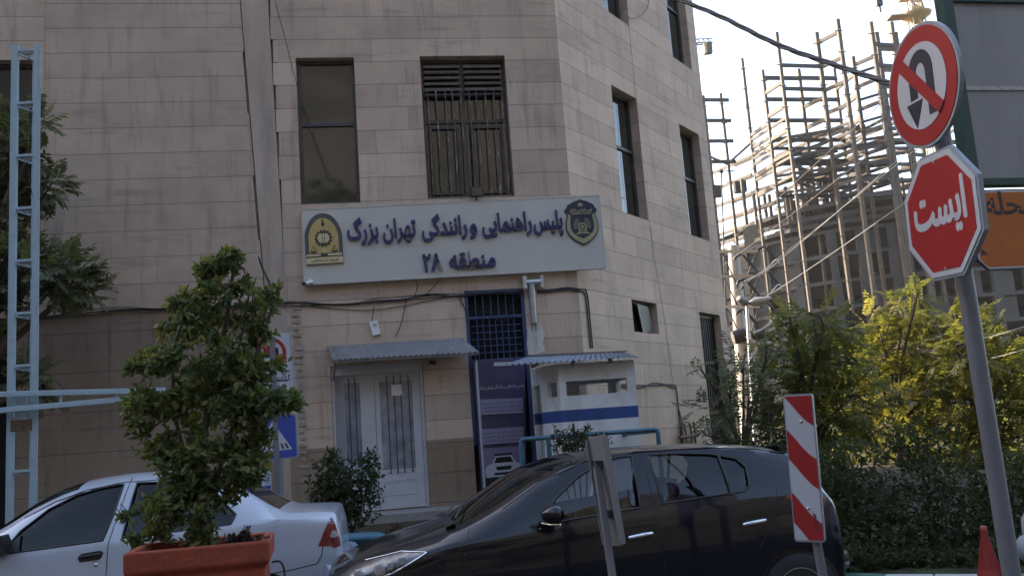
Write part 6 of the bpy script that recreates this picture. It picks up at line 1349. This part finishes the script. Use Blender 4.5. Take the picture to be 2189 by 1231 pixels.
cw = P(1512, 105, 170); MB().box(cw + V((-.5, -.2, 0)), (.5, 1.4, 2.2)).build('counterweight', M['crane'], c2); MB().box(cw + V((.35, 0, .1)), (1.0, 1.3, 2.2)).build('counterweight', M['concrete'], c2)
w = MB(); q = V((a.x - 8, 170, 0)); truss(w, q, V((q.x, 170, a.z + 3)), 1.6, 24, .1); w.build('mast', M['steel_grey'], c2)
# ================================================================ UTILITY POLE AND LINES
YU = 31
up_ = thing('utility_pole', 'concrete utility pole with three crossarms right of the building edge', 'utility pole', V((P(1590, 900, YU).x, YU, 0)))
xb = P(1612, 980, YU).x; tpz = P(1568, 525, YU).z; xt = P(1566, 525, YU).x
w = MB(); w.tube([V((xb - .1, YU, 0)), V((xt + .02, YU, tpz))], [.3, .2], 4); 
M['pole_conc'] = mat('pole_concrete', (.42, .39, .34), .9, var=.15, vs=3); w.build('shaft', M['pole_conc'], up_)
arms = [(1535, 537, 1622), (1538, 590, 1628), (1545, 655, 1626)]
ends = []
for k, (x0, y, x1) in enumerate(arms):
    a, b = P(x0, y + 1, YU), P(x1, y, YU - 1.2); w = MB(); w.bar(a, b, .1, .1); w.build('crossarm', M['steel_grey'], up_)
    w = MB(); w.bar(a.lerp(b, .95), V((xt + .1, YU - .2, b.z - 1.1)), .035); w.bar(a.lerp(b, .1), V((xt, YU - .2, b.z - 1.1)), .035); w.build('stay', M['steel_grey'], up_)
    for x, dy in ((x1 - 2, -4), (x1 - 50, 12)):
        c = P(x, y + dy, YU - 1); w = MB(); w.tube([c + V((-.05, 0, -.1)), c, c + V((.22, 0, .08))], [.03, .055, .03], 8); w.tube([c + V((.25, 0, .05)), c + V((.5, 0, -.3)), c + V((.65, 0, -.55))], [.035, .055, .03], 8); w.build('insulator', M['black_iron'], up_); ends.append(c)
    q = P(x1 + 30, y + 25, YU - 1.4); w = MB(); w.tube(smooth([ends[-2] + V((.65, 0, -.55)), q + V((.1, 0, .1)), q + V((-.3, 0, -.25)), q + V((-1.0, 0, -.55))]), .02, 5); w.build('jumper', M['galv'], up_)
w = MB(); tx = P(1582, 718, YU - .5); w.lathe([(.22, -.25), (.24, -.1), (.24, .1), (.2, .22)], tx, Matrix.Rotation(R(80), 3, 'Y'), 12); w.lathe([(.14, -.2), (.16, 0), (.14, .2)], tx + V((.6, 0, 0)), Matrix.Rotation(R(80), 3, 'Y'), 12); w.build('junction_drum', M['black_iron'], up_)
sl2 = thing('street_lamp', 'thin street lamp with a double head behind the utility pole', 'street lamp', V((P(1608, 950, YU - 2).x, YU - 2, 0)))
lt_ = P(1596, 645, YU - 2); MB().tube([V((P(1612, 950, YU - 2).x, YU - 2, 0)), lt_], [.07, .05], 8).build('shaft', M['galv'], sl2)
for p0, p1 in (((1600, 648), (1648, 640)), ((1597, 650), (1578, 637))): 
    a, b = P(*p0, YU - 2), P(*p1, YU - 2.3); w = MB(); w.tube([a, a.lerp(b, .3), b], [.05, .16, .09], 8); w.build('lamp_head', M['grey_paint'], sl2)
a = P(1648, 641, YU - 2.3); w = MB(); w.tube([a, P(1658, 655, YU - 2.4), P(1666, 653, YU - 2.4)], [.1, .08, .04], 8); w.build('lamp_arm', M['steel_grey'], sl2)
an = thing('antenna_mast', 'thin antenna mast in front of the steel frame near the building edge', 'antenna', V((P(1549, 900, 60).x, 60, 0)))
MB().tube([V((P(1556, 900, 60).x, 60, 0)), P(1542, 366, 60)], .05, 6).build('mast', M['steel_grey'], an); MB().tube([P(1535, 367, 60), P(1571, 365, 60)], .04, 6).build('arm', M['steel_grey'], an); MB().lathe([(.0, -.2), (.18, 0), (.0, .2)], P(1542, 367, 60), None, 8).build('head', M['steel_grey'], an)
LN = 'power lines from the utility pole'
linespec = [((1556, 520), YU, (1905, 195), 17, 'overhead power line nearest the steel frame top'), ((1548, 566), YU, (1890, 300), 17, 'overhead power line crossing the middle of the steel frame'), ((1625, 590), YU - 1, (1940, 318), 17, 'overhead power line just below the middle line'), ((1560, 632), YU, (1960, 312), 18, 'overhead power line that reaches the corner of the stop sign'), ((1648, 628), YU - 1, (1895, 455), 18, 'lowest power line in front of the concrete floors'), ((2100, 724), 19, (2260, 665), 15, 'short bright wire right of the grey sign pole above the leaves'), ((2120, 765), 19, (2260, 715), 15, 'lower bright wire right of the grey sign pole')]
for (p0, Y0, p1, Y1, lab) in linespec:
    a, b = P(*p0, Y0), P(*p1, Y1); b2 = b + (b - a) * .5
    w = MB(); w.tube(sag(a, b2, .06, 14), .009, 6); single(w, 'power_line', M['grey_paint'] if 'bright' in lab or 'just' in lab or 'lowest' in lab else M['cable'], lab, 'power line', group=LN)
# heavy twisted service cable in the foreground
a, b, c = P(1425, -12, 7.6), P(1660, 95, 6.6), P(1905, 180, 5.62); base_ = smooth([P(1200, -130, 8.5), P(1330, -60, 8.0), a, P(1540, 36, 7.1), b, P(1780, 138, 6.12), c, P(1975, 204, 5.36), P(2003, 214, 5.25)], 14)
tw_ = thing('twisted_service_cable', 'thick black twisted cable crossing the sky in front of the steel frame', 'cable', base_[0])
for ph in (0, 1, 2):
    pts = []
    for i, p in enumerate(base_):
        t_ = (base_[min(i + 1, len(base_) - 1)] - base_[max(i - 1, 0)]).normalized(); x = t_.cross(V((0, 0, 1))).normalized(); y = x.cross(t_); an_ = i * .42 + ph * 2.094; pts.append(p + (x * math.cos(an_) + y * math.sin(an_)) * .0095)
    MB().tube(pts, .011, 8).build('strand', M['cable'], tw_)
# ================================================================ BILLBOARD AND ORANGE BOARD
YB = 9.6
FB = Fr(P(2040, 200, YB), R(11))
bb = thing('green_framed_billboard', 'large grey sheet billboard in a dark green steel frame at the top right', 'billboard', FB.at(3.0, 0, -.1))
ul, uz_t, uz_b = FB.uz(2012, 20)[0], FB.uz(2100, 2)[1], FB.uz(2100, 392)[1]; ur = ul + 5.2; zj = FB.uz(2120, 188)[1]
w = MB(); w.ob(FB, ul, ul + .125, uz_b - .02, uz_t + .7, -.1, .05); w.build('frame_post', M['green_frame'], bb, bevel=.006)
w = MB(); w.ob(FB, ur, ur + .125, uz_b - .02, uz_t + .7, -.1, .05); w.build('frame_post', M['green_frame'], bb, bevel=.006)
for z in (uz_t, uz_b): w = MB(); w.ob(FB, ul + .125, ur, z - .035, z + .045, -.09, .045); w.build('frame_rail', M['green_frame'], bb, bevel=.005)
for a, b in ((zj + .012, uz_t - .035), (uz_b + .045, zj - .03)): w = MB(); w.ob(FB, ul + .125, ur, a, b, -.02, 0); w.build('panel', M['panel_grey'], bb)
w = MB(); w.ob(FB, ul + .125, ur, zj - .034, zj + .012, -.03, .018); w.build('joint_strip', mat('joint_zinc', (.42, .39, .35), .6, dirt=1, dcol=(.12, .1, .08), ds=14), bb)
for u in (ul + 2.2, ul + 4.4): w = MB(); w.tube([FB.at(u, 0, -.22), FB.at(u, uz_t, -.22)], .11, 14); w.build('support_post', M['green_frame'], bb)
ob_ = thing('orange_direction_sign', 'orange direction board with black Persian lettering under the billboard', 'sign', FB.at(2.0, 3.2, .1))
fo = lambda a, b, d: FB.at(a, b, .06 + d)
a0, zt3 = FB.uz(2090, 406, .06); zb3 = FB.uz(2140, 577, .06)[1]; x0 = FB.uz(2081, 500, .06)[0]; x1 = x0 + 2.7; ch = .12
pl_ = lambda k: [(x0 + ch, zb3 + k), (x1 - ch, zb3 + k), (x1 - k, zb3 + ch), (x1 - k, zt3 - k), (x0 + k, zt3 - k), (x0 + k, zb3 + ch)]
MB().prism(pl_(0), fo, -.03, 0).build('plate', M['black_sign'], ob_); MB().prism(pl_(.014), fo, 0, .003).build('border', M['white_sign'], ob_); f_ = MB().prism(pl_(.034), fo, .003, .006).build('face', M['orange_sign'], ob_)
xr = FB.uz(2212, 430, .06)[0]; xl = FB.uz(2105, 455, .06)[0]; zl = FB.uz(2150, 458, .06)[1]; lettering(shape('محله'), fo, xl, xr, zl, .02, .002, .0062, .34).build('lettering', M['black_sign'], f_)
q = [FB.uz(*p, .066) for p in ((2088, 546), (2094, 533), (2113, 545))]; tip = q[2]
MB().prism([(x0 + .05, tip[1] + .0), (tip[0], tip[1]), (x0 + .06, tip[1] + .075)], fo, .0062, .008).build('arrow', M['black_sign'], f_)
w = MB()
for u in (ul + 2.2, ul + 3.6): w.ob(FB, u - .02, u + .02, zb3 - .05, uz_b - .03, -.02, .028)
w.build('hanger', M['galv'], ob_)

# ---- tall trees across the street behind the camera (they show in the panes and the car paint)
random.seed(77)
for x, y, h, lab in ((3.5, -31, 19.5, 'tall dark tree across the street nearest the building axis'), (9.5, -34, 16, 'tall dark tree across the street on the right'), (-9, -30, 14, 'dark tree across the street on the left'), (-1.5, -26, 9, 'low dark tree across the street in the middle')):
    o = thing('lofty_tree', lab, 'tree', (x, y, 0)); bl = [(V((x + random.uniform(-2, 2), y + random.uniform(-1.5, 1.5), h * k)), V((2.6, 2.4, h * .14)) * random.uniform(.8, 1.1), 1) for k in (.4, .5, .6, .68, .76, .84, .9)]
    vs, fs, us, tw = broadleaf(bl, 130, .5, .3, .5); leaf_mesh('crown', vs, fs, us, L_HEDGE, o)
    w = MB(); trunk(w, V((x, y, 0)), bl[:5], .35, 3); w.build('trunk', M['bark'], o)
# ---- dusty city air
m, n, l, b = nt('hazy_air'); n.remove(b); vp = n.new('ShaderNodeVolumePrincipled'); vp.inputs['Density'].default_value = .00014; vp.inputs['Color'].default_value = (.93, .94, .95, 1); vp.inputs['Anisotropy'].default_value = .35
l.new(vp.outputs[0], n['Material Output'].inputs['Volume'])
w = MB(); w.box((0, 60, 40), (320, 320, 84)); w.build('haze', m, kind='stuff')
